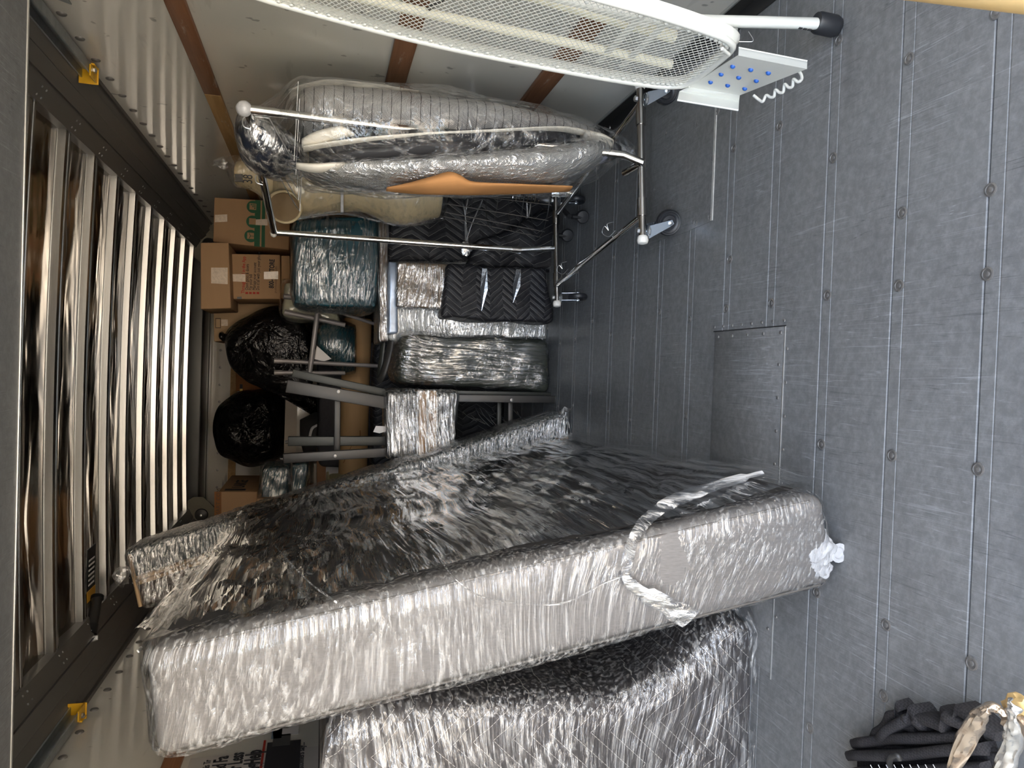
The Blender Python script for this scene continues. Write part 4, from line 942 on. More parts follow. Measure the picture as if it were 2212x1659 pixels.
# underside frame and folded legs behind the mesh
for (y, r_, m_) in ((1.44, .011, m_enamel), (1.62, .011, m_cream)):
    tube('under_rail', [(bx(y, .3) + .03, y, .33), (bx(y, .8) + .035, y + .0, .9), (bx(y, 1.5) + .03, y * .6 + 1.53 * .4, 1.56)], r_, m_, ib, 10)
tube('folded_leg', [(.80, 1.57, .35), (.835, 1.56, .7), (.87, 1.53, 1.2), (.88, 1.50, 1.5)], .015, m_cream, ib, 12, True)
tube('folded_leg', [(.79, 1.50, .45), (.825, 1.49, .8), (.86, 1.47, 1.2), (.875, 1.46, 1.5)], .015, m_enamel, ib, 12, True)
tube('leg', [Vector((.818, 1.441, .058)), aty(1650, 48, 1.455), aty(1500, 44, 1.475), aty(1420, 34, 1.50), aty(1330, 5, 1.53), (.88, 1.56, .9)], .0165, m_enamel, ib, 18, True, flat=.75)
lathe('foot_cap', (.818, 1.440, .0), (.05, .03, 1), [(.012, 0), (.020, .004), (.0245, .014), (.0245, .055), (.022, .062)], m_rubber, ib, 22)
for z in (.44, .50): bar('cross_strap', (bx(1.4, z) + .022, 1.40, z), (bx(1.68, z) + .022, 1.67, z), .018, .003, m_enamel, ib, Vector((1, 0, 0)))
bar('latch_bar', (.775, 1.42, .86), (.785, 1.60, .93), .012, .004, m_gun, ib, Vector((1, 0, 0)))
for k in range(3): rbox('scuff_mark', c8(.799, .8005, 1.436, 1.442, .075 + .012 * k, .084 + .012 * k), m_scuff, ib)
# swing-out iron rest with blue studs and cord coil
e0, e1, e2 = aty(1487, 188, 1.66), aty(1595, 120, 1.42), aty(1743, 149, 1.35)
nn = (e1 - e0).cross(e2 - e1).normalized()
if nn.x > 0: nn = -nn
def on_rest(px, py):
    o_ = Vector((0, 0, H)); d = aty(px, py, 1.0) - o_; return o_ + d * ((e0 - o_).dot(nn) / d.dot(nn))
e3 = on_rest(1598, 206)
prism('iron_rest', [e0, e1, e2, e3], nn * -.0022, m_enamel, ib)
# near side: upright flange; far side: stepped flange with a rolled lip
n0, n1 = aty(1596, 103, 1.405), aty(1744, 132, 1.335)
prism('rest_flange', [e1, e2, n1, n0], Vector((.002, .001, 0)), m_enamel, ib)
tube('flange_lip', [n0, n1], .0018, m_enamel, ib, 6)
l0, l1 = aty(1467, 199, 1.67), aty(1596, 221, 1.61)
prism('rest_flange', [e0, e3, l1, l0], -nn * .002, m_enamel, ib)
l2, l3 = aty(1463, 216, 1.65), aty(1595, 238, 1.59)
prism('rest_flange', [l0, l1, l3, l2], -nn * .002, m_enamel, ib)
tube('flange_lip', [l2, l3], .0025, m_enamel, ib, 6)
for (px, py) in ((1583, 143), (1622, 150), (1660, 157), (1558, 160), (1596, 167), (1634, 174), (1535, 177), (1572, 184), (1609, 191)):
    lathe('silicone_stud', on_rest(px, py), nn, [(.0060, -.001), (.0058, .002), (.004, .0045), (.0008, .0055)], m_blue, ib, 14)
cp = [(1628, 206), (1640, 216), (1648, 219), (1655, 206), (1664, 210), (1672, 208), (1675, 194), (1684, 200), (1692, 198), (1695, 182), (1704, 189), (1712, 186), (1714, 171), (1724, 177), (1732, 170), (1729, 158), (1720, 148)]
tube('cord_coil', [aty(px, py, 1.56 - .16 * i / 16) for i, (px, py) in enumerate(cp)], .0036, m_enamel, ib, 10, True, sub=5)
tube('rest_pivot', [aty(1486, 187, 1.655), aty(1500, 178, 1.65)], .004, m_enamel, ib, 8)
tube('rest_pivot', [aty(1560, 105, 1.41), aty(1575, 118, 1.43)], .004, m_enamel, ib, 8)
tube('frame_hook', [aty(1560, 100, 1.5), aty(1582, 88, 1.52), aty(1588, 62, 1.52)], .007, m_enamel, ib, 8, True)
ws = thing('loose_wire', 'thin bent wire strand beside the iron rest', 'wire', atz(1600, 85, .01))
tube('strand', [aty(1560, 88, 1.46), aty(1605, 90, 1.45), aty(1627, 88, 1.44), aty(1617, 68, 1.44)], .0007, m_steel, ws, 5, True)

# ------------------------------------------------------------------ foreground: folded cover and foil straps on the deck, tan pole
fc = thing('folded_cover', 'folded black pleated fabric cover on the deck in the near left corner', 'cover', (-.72, 1.05, 0))
def lay(nm, px4, z, th, seed, mat=m_blackcl2 if 'm_blackcl2' in globals() else None):
    q = [atz(px, py, z) for px, py in px4]
    K = [q[0], q[1], q[3], q[2]]; K = K + [k + Vector((0, 0, th)) for k in K]
    return rbox(nm, K, m_cloth, fc, .006, (14, 14, 2), .004, 9, seed=seed)
m_cloth = fabric('black_pleated_cloth', (.045, .042, .043), (.026, .024, .025))
def fold(nm, pts, h, seed):
    """soft upright pleat standing on the deck along pts"""
    P_ = []; pts = [Vector(p) for p in pts]; n = len(pts)
    for i in range(n - 1):
        p0 = pts[i - 1] if i else pts[0] * 2 - pts[1]; p3 = pts[i + 2] if i + 2 < n else pts[-1] * 2 - pts[-2]; p1, p2 = pts[i], pts[i + 1]
        for k in range(12): t = k / 12; P_.append(.5 * ((2 * p1) + (p2 - p0) * t + (2 * p0 - 5 * p1 + 4 * p2 - p3) * t * t + (3 * p1 - p0 - 3 * p2 + p3) * t ** 3))
    P_.append(pts[-1]); m_ = len(P_); V = []; Fc = []
    for i, p in enumerate(P_):
        e = min(1, .75 + 1.5 * min(i, m_ - 1 - i) / m_); hh = h * e * (1 + .12 * noise.noise(Vector((i * .15, seed, 0)))); o_ = Vector((0, .010 * noise.noise(Vector((i * .12, seed, 5))), 0))
        d = (P_[min(i + 1, m_ - 1)] - P_[max(i - 1, 0)]).normalized(); s_ = Vector((d.y, -d.x, 0))
        if s_.y > 0: s_ = -s_
        for (a_, z_) in ((.0, 0), (.0, .5), (.002, .92), (.006, 1.0), (.015, .99), (.020, .90), (.022, .4), (.023, 0)): V.append(p + s_ * a_ + o_ * z_ + Vector((0, 0, hh * z_)))
    for i in range(m_ - 1):
        for k in range(7): a = i * 8 + k; Fc.append((a, a + 8, a + 9, a + 1))
    Fc.append(tuple(range(8))); Fc.append(tuple(reversed(range((m_ - 1) * 8, m_ * 8))))
    return link(nm, V, Fc, m_cloth, fc, True, 60)
lay('under_fold', [(1905, 1612), (1958, 1556), (2070, 1545), (2190, 1640)], 0, .016, 3)
lay('base_fold', [(1868, 1680), (1868, 1600), (2190, 1625), (2212, 1700)], 0, .02, 1)
fold('pleat', [atz(1862, 1592, 0), atz(1960, 1580, 0), atz(2120, 1575, 0)], .045, 1)
fold('pleat', [atz(1858, 1617, 0), atz(1960, 1613, 0), atz(2150, 1600, 0)], .055, 2)
fold('pleat', [atz(1866, 1655, 0), atz(1960, 1650, 0), atz(2160, 1640, 0)], .060, 3)
fold('pleat', [atz(1866, 1700, 0), atz(1960, 1700, 0), atz(2190, 1695, 0)], .06, 4)
fold('curved_pleat', [atz(1895, 1592, 0), atz(1920, 1560, 0), atz(1955, 1530, 0), atz(1970, 1545, 0), atz(2000, 1560, 0)], .035, 2)
fold('curved_pleat', [atz(1915, 1590, 0), atz(1970, 1545, 0), atz(2005, 1540, 0), atz(2015, 1575, 0)], .05, 5)
fold('curved_pleat', [atz(1995, 1530, 0), atz(2060, 1545, 0), atz(2120, 1580, 0)], .05, 6)
fold('curved_pleat', [atz(2062, 1520, 0), atz(2120, 1550, 0), atz(2180, 1600, 0)], .045, 7)
tube('metal_hook', [atz(1932, 1680, .03), atz(1922, 1650, .06), atz(1926, 1636, .07), atz(1938, 1632, .07), atz(1944, 1640, .065)], .0055, m_gun, fc, 10, True)
for k in range(9): a = atz(1884 + k * 17, 1660, .06); tube('stitch', [a, a + Vector((.006, .003, .002))], .0006, m_paper, fc, 4)
fs_ = thing('foil_strap', 'crinkled gold and silver foil strap lying over the folded black cover', 'strap', atz(2140, 1600, 0))
m_foil = simple('crinkled_foil', (.62, .50, .38), .22, .75, .35, 22, 1.0, 28)
def ribbon(nm, pts, wds, mat, parent, seed=0):
    P_ = [Vector(p) for p in pts]; out = []; n = len(P_)
    for i in range(n - 1):
        p0 = P_[i - 1] if i else P_[0] * 2 - P_[1]; p3 = P_[i + 2] if i + 2 < n else P_[-1] * 2 - P_[-2]; p1, p2 = P_[i], P_[i + 1]
        for k in range(10):
            t = k / 10; out.append((.5 * ((2 * p1) + (p2 - p0) * t + (2 * p0 - 5 * p1 + 4 * p2 - p3) * t * t + (3 * p1 - p0 - 3 * p2 + p3) * t ** 3), wds[i] * (1 - t) + wds[i + 1] * t))
    V, Fc = [], []
    for i, (p, w_) in enumerate(out):
        d = (out[min(i + 1, len(out) - 1)][0] - out[max(i - 1, 0)][0]).normalized(); s = d.cross(Vector((0, 0, 1))).normalized()
        tw = .5 * math.sin(i * .22 + seed); s = s * math.cos(tw) + Vector((0, 0, 1)) * math.sin(tw)
        for k in range(9):
            t = k / 8 - .5; V.append(p + s * w_ * t + Vector((0, 0, .006 * noise.noise(Vector((i * .25, k * .8, seed))) + .008 * (1 - 4 * t * t))))
    for i in range(len(out) - 1):
        for k in range(8): a = i * 9 + k; Fc.append((a, a + 1, a + 10, a + 9))
    o = link(nm, V, Fc, mat, parent, True, 40); md = o.modifiers.new('t', 'SOLIDIFY'); md.thickness = .0015; return o
ribbon('strap_loop', [atz(2050, 1680, .08), atz(2075, 1620, .09), atz(2110, 1560, .11), atz(2135, 1530, .12), atz(2160, 1535, .11), atz(2185, 1552, .10)], [.034, .034, .028, .022, .016, .018], m_foil, fs_, 1)
ribbon('strap_loop', [atz(2150, 1680, .09), atz(2185, 1620, .10), atz(2190, 1570, .12), atz(2188, 1530, .13), atz(2200, 1520, .13)], [.036, .028, .026, .026, .02], simple('silver_foil', (.68, .66, .62), .25, .8, .3, 25, 1.0, 30), fs_, 2)
crumple('strap_knot', atz(2203, 1560, .10), .022, m_foil, fs_, 3, (1, 1.4, .6), 3, .6, 3)
crumple('strap_end', atz(2207, 1530, .10), .02, m_tan, fs_, 5, (1, 1.4, .6), 3, .4, 3)
pj = thing('tan_pole', 'tan rounded pole crossing the near right corner above the deck', 'pole', atz(2100, 2, .25))
pa, pb = atz(1980, -14, .30), atz(2300, 20, .30)
tube('shaft', [pa + (pa - pb) * .9, pa, pb, pb + (pb - pa) * .6], .0105, m_tan, pj, 16)

# ------------------------------------------------------------------ front row of the load: wrapped boxes and blanketed furniture
def plain(nm, lab, cat, loc, group=None): return thing(nm, lab, cat, loc, group)
# film-wrapped carton standing on the deck
wb = plain('wrapped_carton', 'dark carton thickly wrapped in film on the deck beside the metal bed legs', 'wrapped box', atz(1188, 780, 0))
KB = face8(3.50, (858, 826), (866, 722), (1184, 736), (1186, 846), .42)
rbox('carton', KB, simple('dark_green_cloth', (.045, .052, .040), .6, 0, .5, 6), wb, .03, (6, 6, 10), .012, 5)
rbox('stretch_film', KB, f_box, wb, .045, (90, 10, 40), .014, 5, off=.014, seed=2, ridge=.006, rf=(38, 12, 2.4), sharp=180)
# framed pictures and boards wrapped together, standing behind the folded blanket
pf = plain('wrapped_boards', 'stack of boards wrapped in film behind the black blankets', 'wrapped boards', atz(1180, 700, 0))
KP = face8(3.62, (840, 736), (840, 566), (1182, 566), (1182, 733), .10)
rbox('board', KP, simple('silver_blue_board', (.30, .32, .31), .4, 0, .5, 5), pf, .006, (4, 2, 8), .004)
rbox('stretch_film', KP, f_kraft, pf, .02, (20, 3, 110), .012, 6, off=.012, seed=5, ridge=.005, rf=(4, 4, 40), sharp=180)
KE = face8(3.60, (820, 738), (820, 476), (838, 476), (838, 736), .30)
rbox('top_board', KE, wood('board_edge', (.09, .06, .04), (.16, .11, .07), 0), pf, .006, (6, 2, 2), .003)
rbox('board_wrap', KE, f_kraft, pf, .01, (20, 4, 4), .006, 8, off=.008, seed=6)
KC = face8(3.55, (838, 722), (838, 562), (862, 566), (860, 720), .06)
rbox('corner_wrap', KC, simple('silver_blue_wrap', (.30, .36, .46), .3, .3, .5, 20), pf, .012, (10, 2, 3), .006, 9)
# brown parcel panel
bp = plain('brown_parcel', 'flat brown parcel shining in film above the folded black blanket', 'parcel', aty(960, 620, 3.5))
KQ = face8(3.50, (857, 662), (860, 566), (968, 571), (957, 668), .05)
rbox('parcel', KQ, simple('brown_parcel_paper', (.22, .155, .10), .45), bp, .008, (4, 2, 4), .003)
rbox('stretch_film', KQ, f_kraft, bp, .012, (16, 3, 70), .010, 7, off=.008, seed=7, ridge=.0035, rf=(5, 5, 60), sharp=180)
# folded moving blankets
b1 = plain('folded_blanket', 'folded black moving blanket bundle with zigzag stitching, front of the stack', 'blanket', atz(1195, 630, 0), 'black moving blankets')
KF = face8(3.44, (955, 686), (966, 570), (1182, 578), (1196, 698), .20)
rbox('blanket', KF, m_quiltzx, b1, .022, (10, 4, 14), .014, 7, seed=1)
for (x0, y0, x1, y1) in ((1047, 580, 1040, 672), (1120, 582, 1108, 655)):
    a, b = aty(x0, y0, 3.425), aty(x1, y1, 3.425)
    prism('film_band', [a + Vector((0, 0, .012)), a - Vector((0, 0, .012)), a.lerp(b, .5) + Vector((0, -.004, -.022)), b, a.lerp(b, .5) + Vector((0, -.01, .016))], (0, .004, 0), simple('shiny_band', (.60, .62, .66), .12, .9, .4, 30, .5, 40), b1)
b2 = plain('blanketed_chest', 'chest draped in black quilted moving blankets behind the garment rack', 'furniture', atz(1200, 500, 0), 'black moving blankets')
KG = face8(3.66, (838, 568), (838, 418), (1212, 400), (1206, 582), .75)
rbox('blanket', KG, m_quiltxz, b2, .03, (14, 6, 24), .026, 5, seed=9)
KG2 = face8(3.58, (1000, 575), (1030, 520), (1205, 450), (1208, 590), .12)
rbox('loose_fold', KG2, m_quiltxz, b2, .03, (14, 4, 16), .03, 6, seed=12)
m_band = simple('film_strand_shiny', (.5, .5, .5), .15, .7, .4, 30, .6, 50)
for q in ([(1000, 440), (1008, 500), (1010, 522)], [(1042, 432), (1020, 480), (1006, 520)], [(1010, 430), (1004, 470), (1006, 522)], [(1136, 420), (1138, 470), (1132, 534)], [(1146, 440), (1136, 500), (1133, 534)]):
    tube('film_strand', [aty(px, py, 3.60) for px, py in q], .0045, m_band, b2, 6, True, flat=.4)
crumple('film_gather', aty(1006, 538, 3.58), .028, m_band, b2, 4, (1.2, .3, 1), 3, .6, 3)
# teal ottoman on top of the boards
ot = plain('teal_ottoman', 'teal ottoman box tightly wrapped in film on top of the boards', 'ottoman', aty(820, 560, 3.6))
KO = face8(3.60, (632, 658), (634, 470), (817, 466), (816, 668), .42)
rbox('cushion', KO, m_teal, ot, .05, (8, 6, 8), .006, 4, puff=.012)
rbox('stretch_film', KO, f_teal, ot, .055, (24, 8, 100), .010, 5, off=.012, seed=3, ridge=.0045, rf=(4, 4, 45), sharp=180)
# pale foam pad in film beneath
pd = plain('foam_pad', 'pale cream pad in cloudy film poking out below the teal ottoman', 'pad', aty(700, 690, 4.2))
KR = face8(4.30, (606, 684), (612, 600), (705, 640), (742, 702), .35)
rbox('pad', KR, m_creamfoam, pd, .04, (8, 4, 8), .02, 5)
rbox('stretch_film', KR, f_clear, pd, .045, (16, 5, 16), .02, 7, off=.012, seed=3)
# quilted bulk that the rear load rests on
hb = plain('quilted_bulk', 'low black quilted load under the kraft tube, seen between the bed legs', 'furniture', (-.5, 5, 0))
rbox('blanket', c8(-1.25, .46, 4.45, 5.80, .002, .83), m_quiltxz, hb, .04, (20, 10, 10), .02, 5, seed=5)
# cardboard roll lying across
kt = plain('cardboard_roll', 'long brown cardboard roll lying across the truck behind the bed legs', 'cardboard tube', aty(800, 900, 4.6))
ka, kb = aty(770, 1100, 4.62), aty(772, 690, 4.62); ka.z = kb.z = .925
V = []
tube('roll', [ka.lerp(kb, i / 24) for i in range(25)], .088, m_kraft, kt, 36)
tube('roll_end', [kb + Vector((-.002, 0, 0)), kb + Vector((.004, 0, 0))], .080, m_carddk, kt, 28)
for q in ([(742, 1000), (760, 960), (770, 920)], [(750, 990), (775, 955), (778, 930)]): tube('crease', [aty(px, py, 4.535) for px, py in q], .003, m_carddk, kt, 5, True, flat=.3)

# folding bed legs in gunmetal
bl_ = plain('bed_frame', 'gunmetal steel bed legs strapped at the middle with film and a wood block', 'bed frame', atz(1210, 862, 0))
def bm_(nm, a, b, Y, wpx, mat, dp=.03, dY=0): A_, B_ = aty(*a, Y), aty(*b, Y + dY); wd = wpx * Y / 1600; return bar(nm, A_, B_, wd, dp, mat, bl_)
bm_('leg', (619, 834), (845, 872), 3.45, 27, m_gun)
bm_('leg', (632, 806), (850, 852), 3.52, 17, m_gundark)
bm_('leg', (985, 860), (1208, 863), 3.45, 17, m_gun)
bm_('leg', (985, 848), (1190, 852), 3.52, 10, m_gundark)
bm_('leg', (612, 990), (845, 976), 3.45, 20, m_gun)
bm_('leg', (622, 953), (845, 952), 3.52, 20, m_gundark)
bm_('leg', (985, 985), (1150, 1000), 3.45, 20, m_gun)
bm_('crossbar', (729, 850), (728, 978), 3.49, 13, m_gun, .02)
bm_('crossbar', (1102, 866), (1102, 990), 3.49, 11, m_gun, .02)
bm_('crossbar', (1078, 866), (1078, 990), 3.56, 10, m_gundark, .02)
for (px, py) in ((731, 846), (724, 985), (1105, 864)): c = aty(px, py, 3.432); lathe('screw', c, (0, -1, 0), [(.009, 0), (.008, .003), (.003, .004)], m_steelworn, bl_, 12)
for (px, py) in ((616, 825), (605, 991), (616, 955), (1212, 858)): c = aty(px, py, 3.45); tube('end_pin', [c, aty(px + (6 if px < 1000 else -6), py, 3.45)], .007, m_gun, bl_, 10)
KM = face8(3.40, (836, 986), (836, 846), (988, 850), (980, 990), .16)
rbox('middle_pack', KM, simple('dark_pack', (.09, .09, .085), .6, 0, .4, 6), bl_, .015, (6, 2, 6), .006)
for (xa, xb) in ((905, 922), (926, 943)): rbox('wood_block', face8(3.35, (xa, 1000), (xa, 844), (xb, 844), (xb, 1000), .20), m_woodx, bl_, .004, (1, 1, 1))
rbox('stretch_film', KM, f_kraft, bl_, .02, (20, 3, 70), .010, 7, off=.012, seed=8, ridge=.004, rf=(5, 5, 55), sharp=180)
rbox('block_film', face8(3.34, (900, 1000), (900, 842), (947, 842), (947, 1000), .05), f_kraft, bl_, .008, (3, 2, 16), .006, 9, off=.004)
for k in range(14):
    a = aty(1000 + k * 9, 880 + rnd.random() * 30, 3.9); b = aty(1030 + k * 9, 905 + rnd.random() * 30, 3.8)
    tube('loose_film_strand', [a, (a + b) / 2 + Vector((0, 0, .01)), b], .0018, m_band, bl_, 4, True)
sc2 = plain('paper_scrap', 'torn white paper scrap by the film-strapped bed legs', 'paper', aty(820, 928, 3.6))
prism('sheet', [aty(806, 933, 3.44), aty(812, 920, 3.44), aty(833, 921, 3.44), aty(833, 932, 3.44), aty(820, 936, 3.44)], (0, .002, 0), m_paper, sc2)

# grey tube stool legs sticking up
stl = plain('upturned_stool', 'upturned stool with four grey tube legs pointing up beside the ottoman', 'stool', aty(830, 790, 4.2))
YT = 4.20
for (a, b, r_) in (((614, 674), (745, 702), .016), ((592, 779), (825, 791), .015), ((592, 805), (745, 806), .015), ((612, 640), (720, 652), .015), ((725, 672), (822, 704), .012)):
    A_, B_ = aty(*a, YT), aty(*b, YT + .05); d = (A_ - B_).normalized(); tube('leg', [A_, B_], r_ * .8, m_tube, stl, 12)
    if a[0] < 700: tube('foot_cap', [A_ - d * .045, A_], r_ * .98, m_tube, stl, 12)
A_, B_ = aty(672, 672 + 0, YT), aty(672, 800, YT); tube('stretcher', [aty(686, 672, YT - .02), aty(669, 804, YT - .02)], .014, m_tube, stl, 12)
tube('curved_frame', [aty(845, 735, 3.62), aty(838, 770, 3.64), aty(826, 810, 3.66), aty(818, 822, 3.68)], .020, m_gun, stl, 10, True, flat=.5)
tube('curved_frame', [aty(828, 735, 3.70), aty(822, 790, 3.70), aty(818, 820, 3.70)], .016, m_gundark, stl, 10, True, flat=.5)

bo = plain('teal_bolster', 'teal bolster in film between the grey stool legs', 'bolster', aty(740, 760, 4.9))
loft('cushion', [(683, 705, 752, 4.42, .08), (694, 697, 775, 4.42, .12), (718, 696, 792, 4.42, .14), (742, 698, 806, 4.42, .14), (765, 706, 800, 4.42, .10)], m_teal, bo, 30, .01, 5)
loft('stretch_film', [(681, 703, 754, 4.41, .10), (692, 694, 778, 4.41, .14), (718, 692, 796, 4.41, .16), (744, 694, 810, 4.41, .16), (768, 704, 804, 4.41, .12)], f_teal, bo, 40, .012, 9)
wp = plain('printed_paper', 'crumpled white printed paper beside the teal bolster', 'paper', aty(700, 770, 4.7))
patchgrid('sheet', [aty(678, 776, 4.24), aty(684, 746, 4.24), aty(716, 775, 4.24), aty(700, 781, 4.24)], m_paper, wp, 10, 10, .01, 8, 0, .002)
ff = plain('felt_blanket', 'dark grey felt blanket hanging behind the cardboard roll', 'blanket', aty(740, 880, 5.2))
rbox('blanket', face8(4.62, (690, 1010), (682, 735), (812, 735), (812, 1010), .60), m_felt, ff, .04, (12, 4, 6), .02, 4)
sh = plain('striped_bag', 'black bag with a white stripe behind the gunmetal legs', 'bag', aty(690, 930, 5.0))
loft('bag_body', [(648, 905, 950, 5.1, .05), (660, 900, 985, 5.1, .10), (682, 890, 985, 5.1, .12), (700, 895, 985, 5.1, .10)], m_blackcl, sh, 24, .02, 4)
tube('white_stripe', [aty(668, 948, 4.98), aty(674, 926, 4.96), aty(686, 918, 4.98)], .012, m_paper, sh, 6, True, flat=.3)

# black bin bags in the attic
g = plain('bin_bag', 'large shiny black bin bag leaning on the brown boxes, upper right of the two', 'bin bag', aty(670, 760, 5.7), 'black bin bags')
loft('bag', [(487, 722, 742, 4.82, .03), (500, 708, 790, 4.80, .14), (530, 690, 818, 4.79, .17), (570, 676, 838, 4.78, .22), (610, 668, 855, 4.76, .23), (645, 672, 862, 4.75, .22), (668, 700, 850, 4.74, .22), (676, 730, 820, 4.73, .10)], m_bag, g, 56, .07, 2.6, 1, sub=6)
loft('knot', [(474, 722, 732, 4.80, .02), (481, 716, 740, 4.80, .04), (488, 722, 736, 4.80, .02)], m_bag, g, 16, .02, 20)
g = plain('bin_bag', 'black bin bag with a gathered knot facing out, lower left of the two', 'bin bag', aty(615, 930, 5.7), 'black bin bags')
loft('bag', [(463, 912, 945, 6.26, .08), (475, 885, 972, 6.24, .20), (505, 862, 998, 6.22, .30), (545, 850, 1010, 6.21, .34), (585, 848, 1004, 6.22, .32), (612, 855, 985, 6.25, .24), (628, 880, 960, 6.26, .10)], m_bag, g, 60, .06, 2.8, 4, sub=6)
for k in range(15):
    a = 2 * PI * k / 15 + .2; c = aty(532, 922, 5.87); r1, r2 = .03, .13 + .05 * rnd.random()
    tube('gather_fold', [c + Vector((r1 * math.cos(a), 0, r1 * math.sin(a))), c + Vector((.08 * math.cos(a + .1), -.006, .08 * math.sin(a + .1))), c + Vector((r2 * math.cos(a), .06, r2 * math.sin(a)))], [.010, .008, .003], m_bag, g, 6, True)
crumple('knot', aty(532, 922, 5.86), .035, m_bag, g, 2, (1, .6, 1), 3, .8, 3)
patchgrid('strip', [aty(600, 855, 5.80), aty(612, 800, 5.80), aty(700, 872, 5.72), aty(688, 905, 5.72)], m_bag, g, 16, 16, .05, 6, .05, .004)

# boxes in the attic, right side
def carton(label, Y, tl, tr, br, bl, depth, mat=m_card, grp='brown boxes in the attic', r=.006, tape=True):
    K = face8(Y, tl, tr, br, bl, depth); b = thing('cardboard_box', label, 'box', (K[0] + K[1]) / 2, grp)
    rbox('carton', K, mat, b, r, (1, 1, 1), bevseg=2)
    return b, K
m_tape = m_tape_ = simple('clear_tape', (.66, .54, .42), .12, 0, .3, 60, .8, 90, coat=.5)
b, K = carton('brown box with green bands and three round moving icons, by the right wall', 4.50, (460, 522), (463, 426), (628, 436), (624, 540), .42)
YX = 4.496
rbox('green_band', face8(YX, (549, 532), (551, 432), (563, 433), (561, 533), .003), m_green, b)
rbox('green_band', face8(YX, (564.5, 533), (566.5, 433), (573, 434), (572, 534), .003), m_green, b)
for (px, py) in ((547, 447), (546, 479), (542, 510)):
    c = aty(px, py, YX); lathe('icon_disc', c, (0, -1, 0), [(.036, 0), (.036, .0015), (.001, .0016)], m_green, b, 28)
    rbox('icon_panel', c8(c.x - .017, c.x + .019, YX - .0035, YX - .002, c.z - .017, c.z + .020), m_card, b)
    if py == 447:
        for (i, j) in ((0, 0), (1, 0), (2, 0), (1, 1), (2, 1), (2, 2)): rbox('icon_dot', c8(c.x - .012 + i * .010, c.x - .005 + i * .010, YX - .005, YX - .0035, c.z - .013 + j * .010, c.z - .006 + j * .010), m_green, b)
    if py == 510:
        for v in ((-.015, .009), (.015, .009), (0, -.017)): tube('icon_line', [c + Vector((0, -.0045, .002)), c + Vector((v[0], -.0045, v[1]))], .0016, m_green, b, 5)
rbox('tape', face8(YX, (464, 480), (464, 464), (491, 463), (491, 479), .002), m_tape, b)
rbox('tape', face8(YX - .002, (552, 486), (552, 474), (578, 473), (578, 487), .002), m_tape, b)
b, K = carton('plain brown box with clear tape, topmost under the ceiling', 4.28, (433, 668), (433, 524), (494, 524), (499, 666), .36)
rbox('tape', face8(4.276, (456, 612), (456, 578), (492, 578), (492, 614), .002), m_tape, b)
b, K = carton('brown box with red and black printed text lines below the plain box', 4.42, (501, 646), (498, 548), (605, 550), (606, 646), .36)
YX = 4.416
def bt(s, px, py, size, mat, sx=.8, bold=0): return text('lettering', s, aty(px, py, YX), size, mat, b, '-Y', sx=sx, bold=bold)
bt('Through it all in the App', 528, 634, .026, m_red, .82, .0004)
for (s, px) in (('Open gates & doors', 536), ('Pay your bill', 544), ('Manage your account', 552), ('Do it all with just your phone', 560)):
    bt(s, px, 627, .0255, m_ink, .72)
    c = aty(px - 3, 633, YX); rbox('bullet', c8(c.x - .006, c.x + .006, YX - .002, YX, c.z - .007, c.z + .007), m_red, b)
bt('800-44-STORE', 591, 623, .038, m_ink, .72, .0012)
bt('publicstorage.com', 597, 633, .020, m_brownink, 1.05)
rbox('tape', face8(YX - .003, (501, 608), (501, 592), (530, 592), (530, 609), .002), m_tape, b)
rbox('tape', face8(YX - .003, (570, 603), (570, 587), (601, 586), (601, 603), .002), m_tape, b)
rbox('dark_label', face8(YX, (512, 646), (512, 641), (522, 641), (522, 646), .002), m_gun, b)
b, K = carton('brown box end just right of the cream pad, under the text box', 4.44, (608, 645), (607, 552), (626, 552), (628, 645), .36, m_card)
b, K = carton('pale brown box with taped corner behind the bin bags', 4.95, (462, 738), (460, 566), (634, 566), (634, 728), .42, m_cardlt)
rbox('tape', face8(4.946, (478, 704), (478, 690), (492, 690), (492, 704), .002), m_tape, b)
rbox('print_frame', face8(4.947, (465, 709), (465, 687), (477, 687), (477, 709), .002), m_brownink, b)
rbox('print_frame', face8(4.944, (466.5, 707), (466.5, 689), (475.5, 689), (475.5, 707), .002), m_cardlt, b)
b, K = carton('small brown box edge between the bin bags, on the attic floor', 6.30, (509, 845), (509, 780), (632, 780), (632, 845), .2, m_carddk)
rbox('label', face8(6.295, (518, 846), (518, 830), (524, 830), (524, 846), .004), m_ink, b); rbox('yellow_mark', face8(6.292, (518, 846), (518, 840), (524, 840), (524, 846), .004), m_yellow, b)
# hidden supports keep the boxes honest: the large carton stack at the right of the deck
for (lab, K) in (('brown carton on the deck behind the ottoman, carrying the upper boxes', c8(.50, 1.03, 4.44, 4.92, 0, 1.30)), ('brown carton on the deck by the attic sill, behind the box stack', c8(.50, 1.03, 4.94, 5.5, 0, 1.31)), ('brown carton under the LARGE box behind the tall slab', c8(-1.30, -.80, 5.82 - 1.36, 5.82 - .80, .85, aty(556, 1100, 4.6).z - .004))):
    b = thing('cardboard_box', lab, 'box', K[0], 'brown boxes carrying the stack'); rbox('carton', K, m_card, b, .006, (1, 1, 1), bevseg=2)
b, K = carton('large brown box standing on the left with LARGE printed on its side', 4.60, (470, 1190), (471, 1062), (556, 1062), (556, 1190), .66)
K5 = K
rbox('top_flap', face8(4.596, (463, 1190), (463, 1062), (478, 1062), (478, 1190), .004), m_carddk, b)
sd = text('lettering', 'LARGE', (K[1].x + .003, 4.74, K[5].z - .13), .10, m_ink, b, '+X', bold=.002); 
rbox('print_block', c8(K[1].x, K[1].x + .002, 4.64, 4.70, K[5].z - .15, K[5].z - .03), m_ink, b)
text('lettering', 'WALMART.COM', aty(474, 1140, 4.592), .032, m_brownink, b, '-Y')
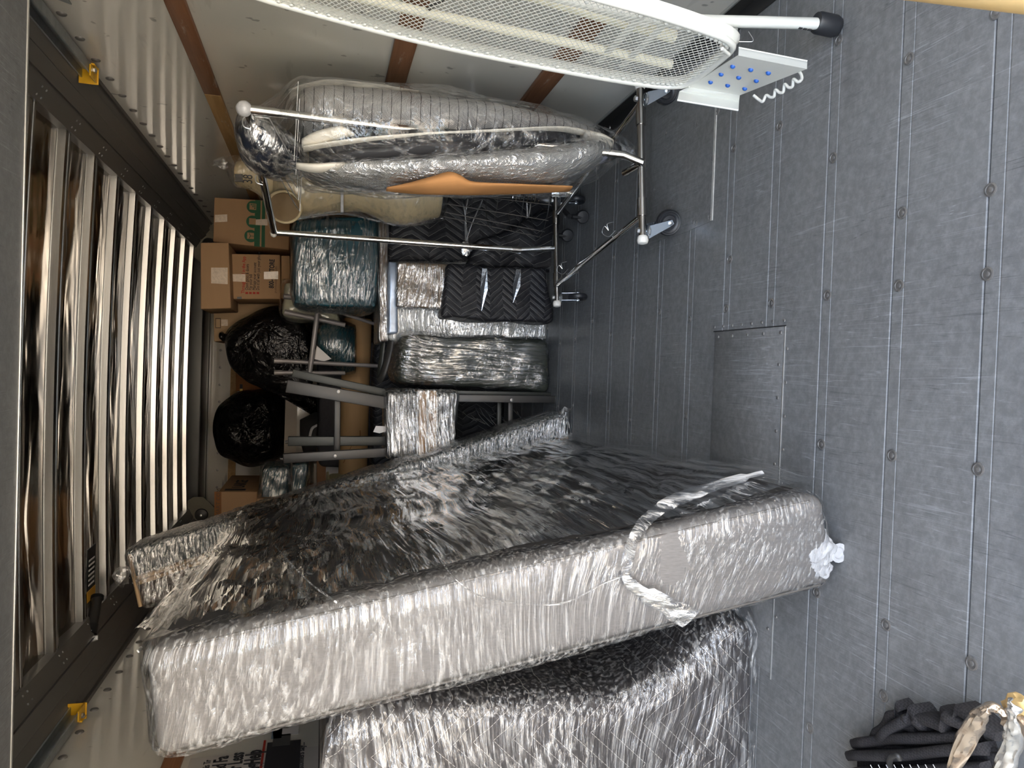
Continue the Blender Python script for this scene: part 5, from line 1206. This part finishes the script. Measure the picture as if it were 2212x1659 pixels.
rbox('print_line', face8(4.598, (515, 1123), (515, 1121), (530, 1121), (530, 1123), .004), m_brownink, b)
for (lab, pts, Y) in (('upright teal parcel in wrinkled film right of the LARGE box', [(560, 1112), (565, 1010), (622, 1008), (622, 1120)], 4.5), ('narrow teal parcel in film between the LARGE box and the felt', [(628, 1100), (630, 1003), (665, 1000), (655, 1100)], 4.42)):
    t = thing('teal_parcel', lab, 'parcel', aty(*pts[2], Y), 'teal parcels'); Kt = face8(Y, *pts, .3)
    rbox('parcel', Kt, m_teal, t, .02, (4, 3, 4), .012, 5); rbox('stretch_film', Kt, f_teal, t, .03, (18, 5, 18), .016, 9, off=.012, seed=2)
t = plain('white_board', 'thin white board standing left of the labelled brown box', 'board', aty(700, 1030, 4.9))
rbox('panel', face8(4.95, (678, 1080), (678, 1002), (760, 1002), (760, 1080), .03), simple('white_board', (.5, .47, .43), .5), t)
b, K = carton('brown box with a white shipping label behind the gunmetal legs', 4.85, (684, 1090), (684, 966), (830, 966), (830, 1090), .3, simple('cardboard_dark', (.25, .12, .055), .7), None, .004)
YX = 4.846
rbox('shipping_label', face8(YX, (704, 1032), (704, 972), (738, 972), (738, 1032), .002), m_paper, b)
text('lettering', 'H', aty(712, 1008, YX - .002), .035, m_ink, b, '-Y')
for k in range(16): rbox('barcode_bar', face8(YX - .002, (713, 1003 - k * 1.7), (713, 1002 - k * 1.7 + (.4 if k % 3 else -.2)), (721, 1002 - k * 1.7 + (.4 if k % 3 else -.2)), (721, 1003 - k * 1.7), .002), m_ink, b)
for (px, l) in ((725, 12), (728, 18), (731, 8)): rbox('print_line', face8(YX - .002, (px, 1000), (px, 1000 - l), (px + 1, 1000 - l), (px + 1, 1000), .002), m_ink, b)
t = plain('yellow_tub', 'pale yellow plastic tub showing its rim above the flat pack', 'tub', aty(800, 1060, 4.3))
Kt = face8(4.25, (707, 1090), (709, 1044), (830, 1036), (830, 1090), .4)
rbox('tub', Kt, m_tubw, t, .03, (2, 2, 2))
rbox('tub_rim', face8(4.24, (705, 1092), (705, 1042), (712, 1040), (712, 1092), .42), m_tubw, t, .008, (2, 2, 1))
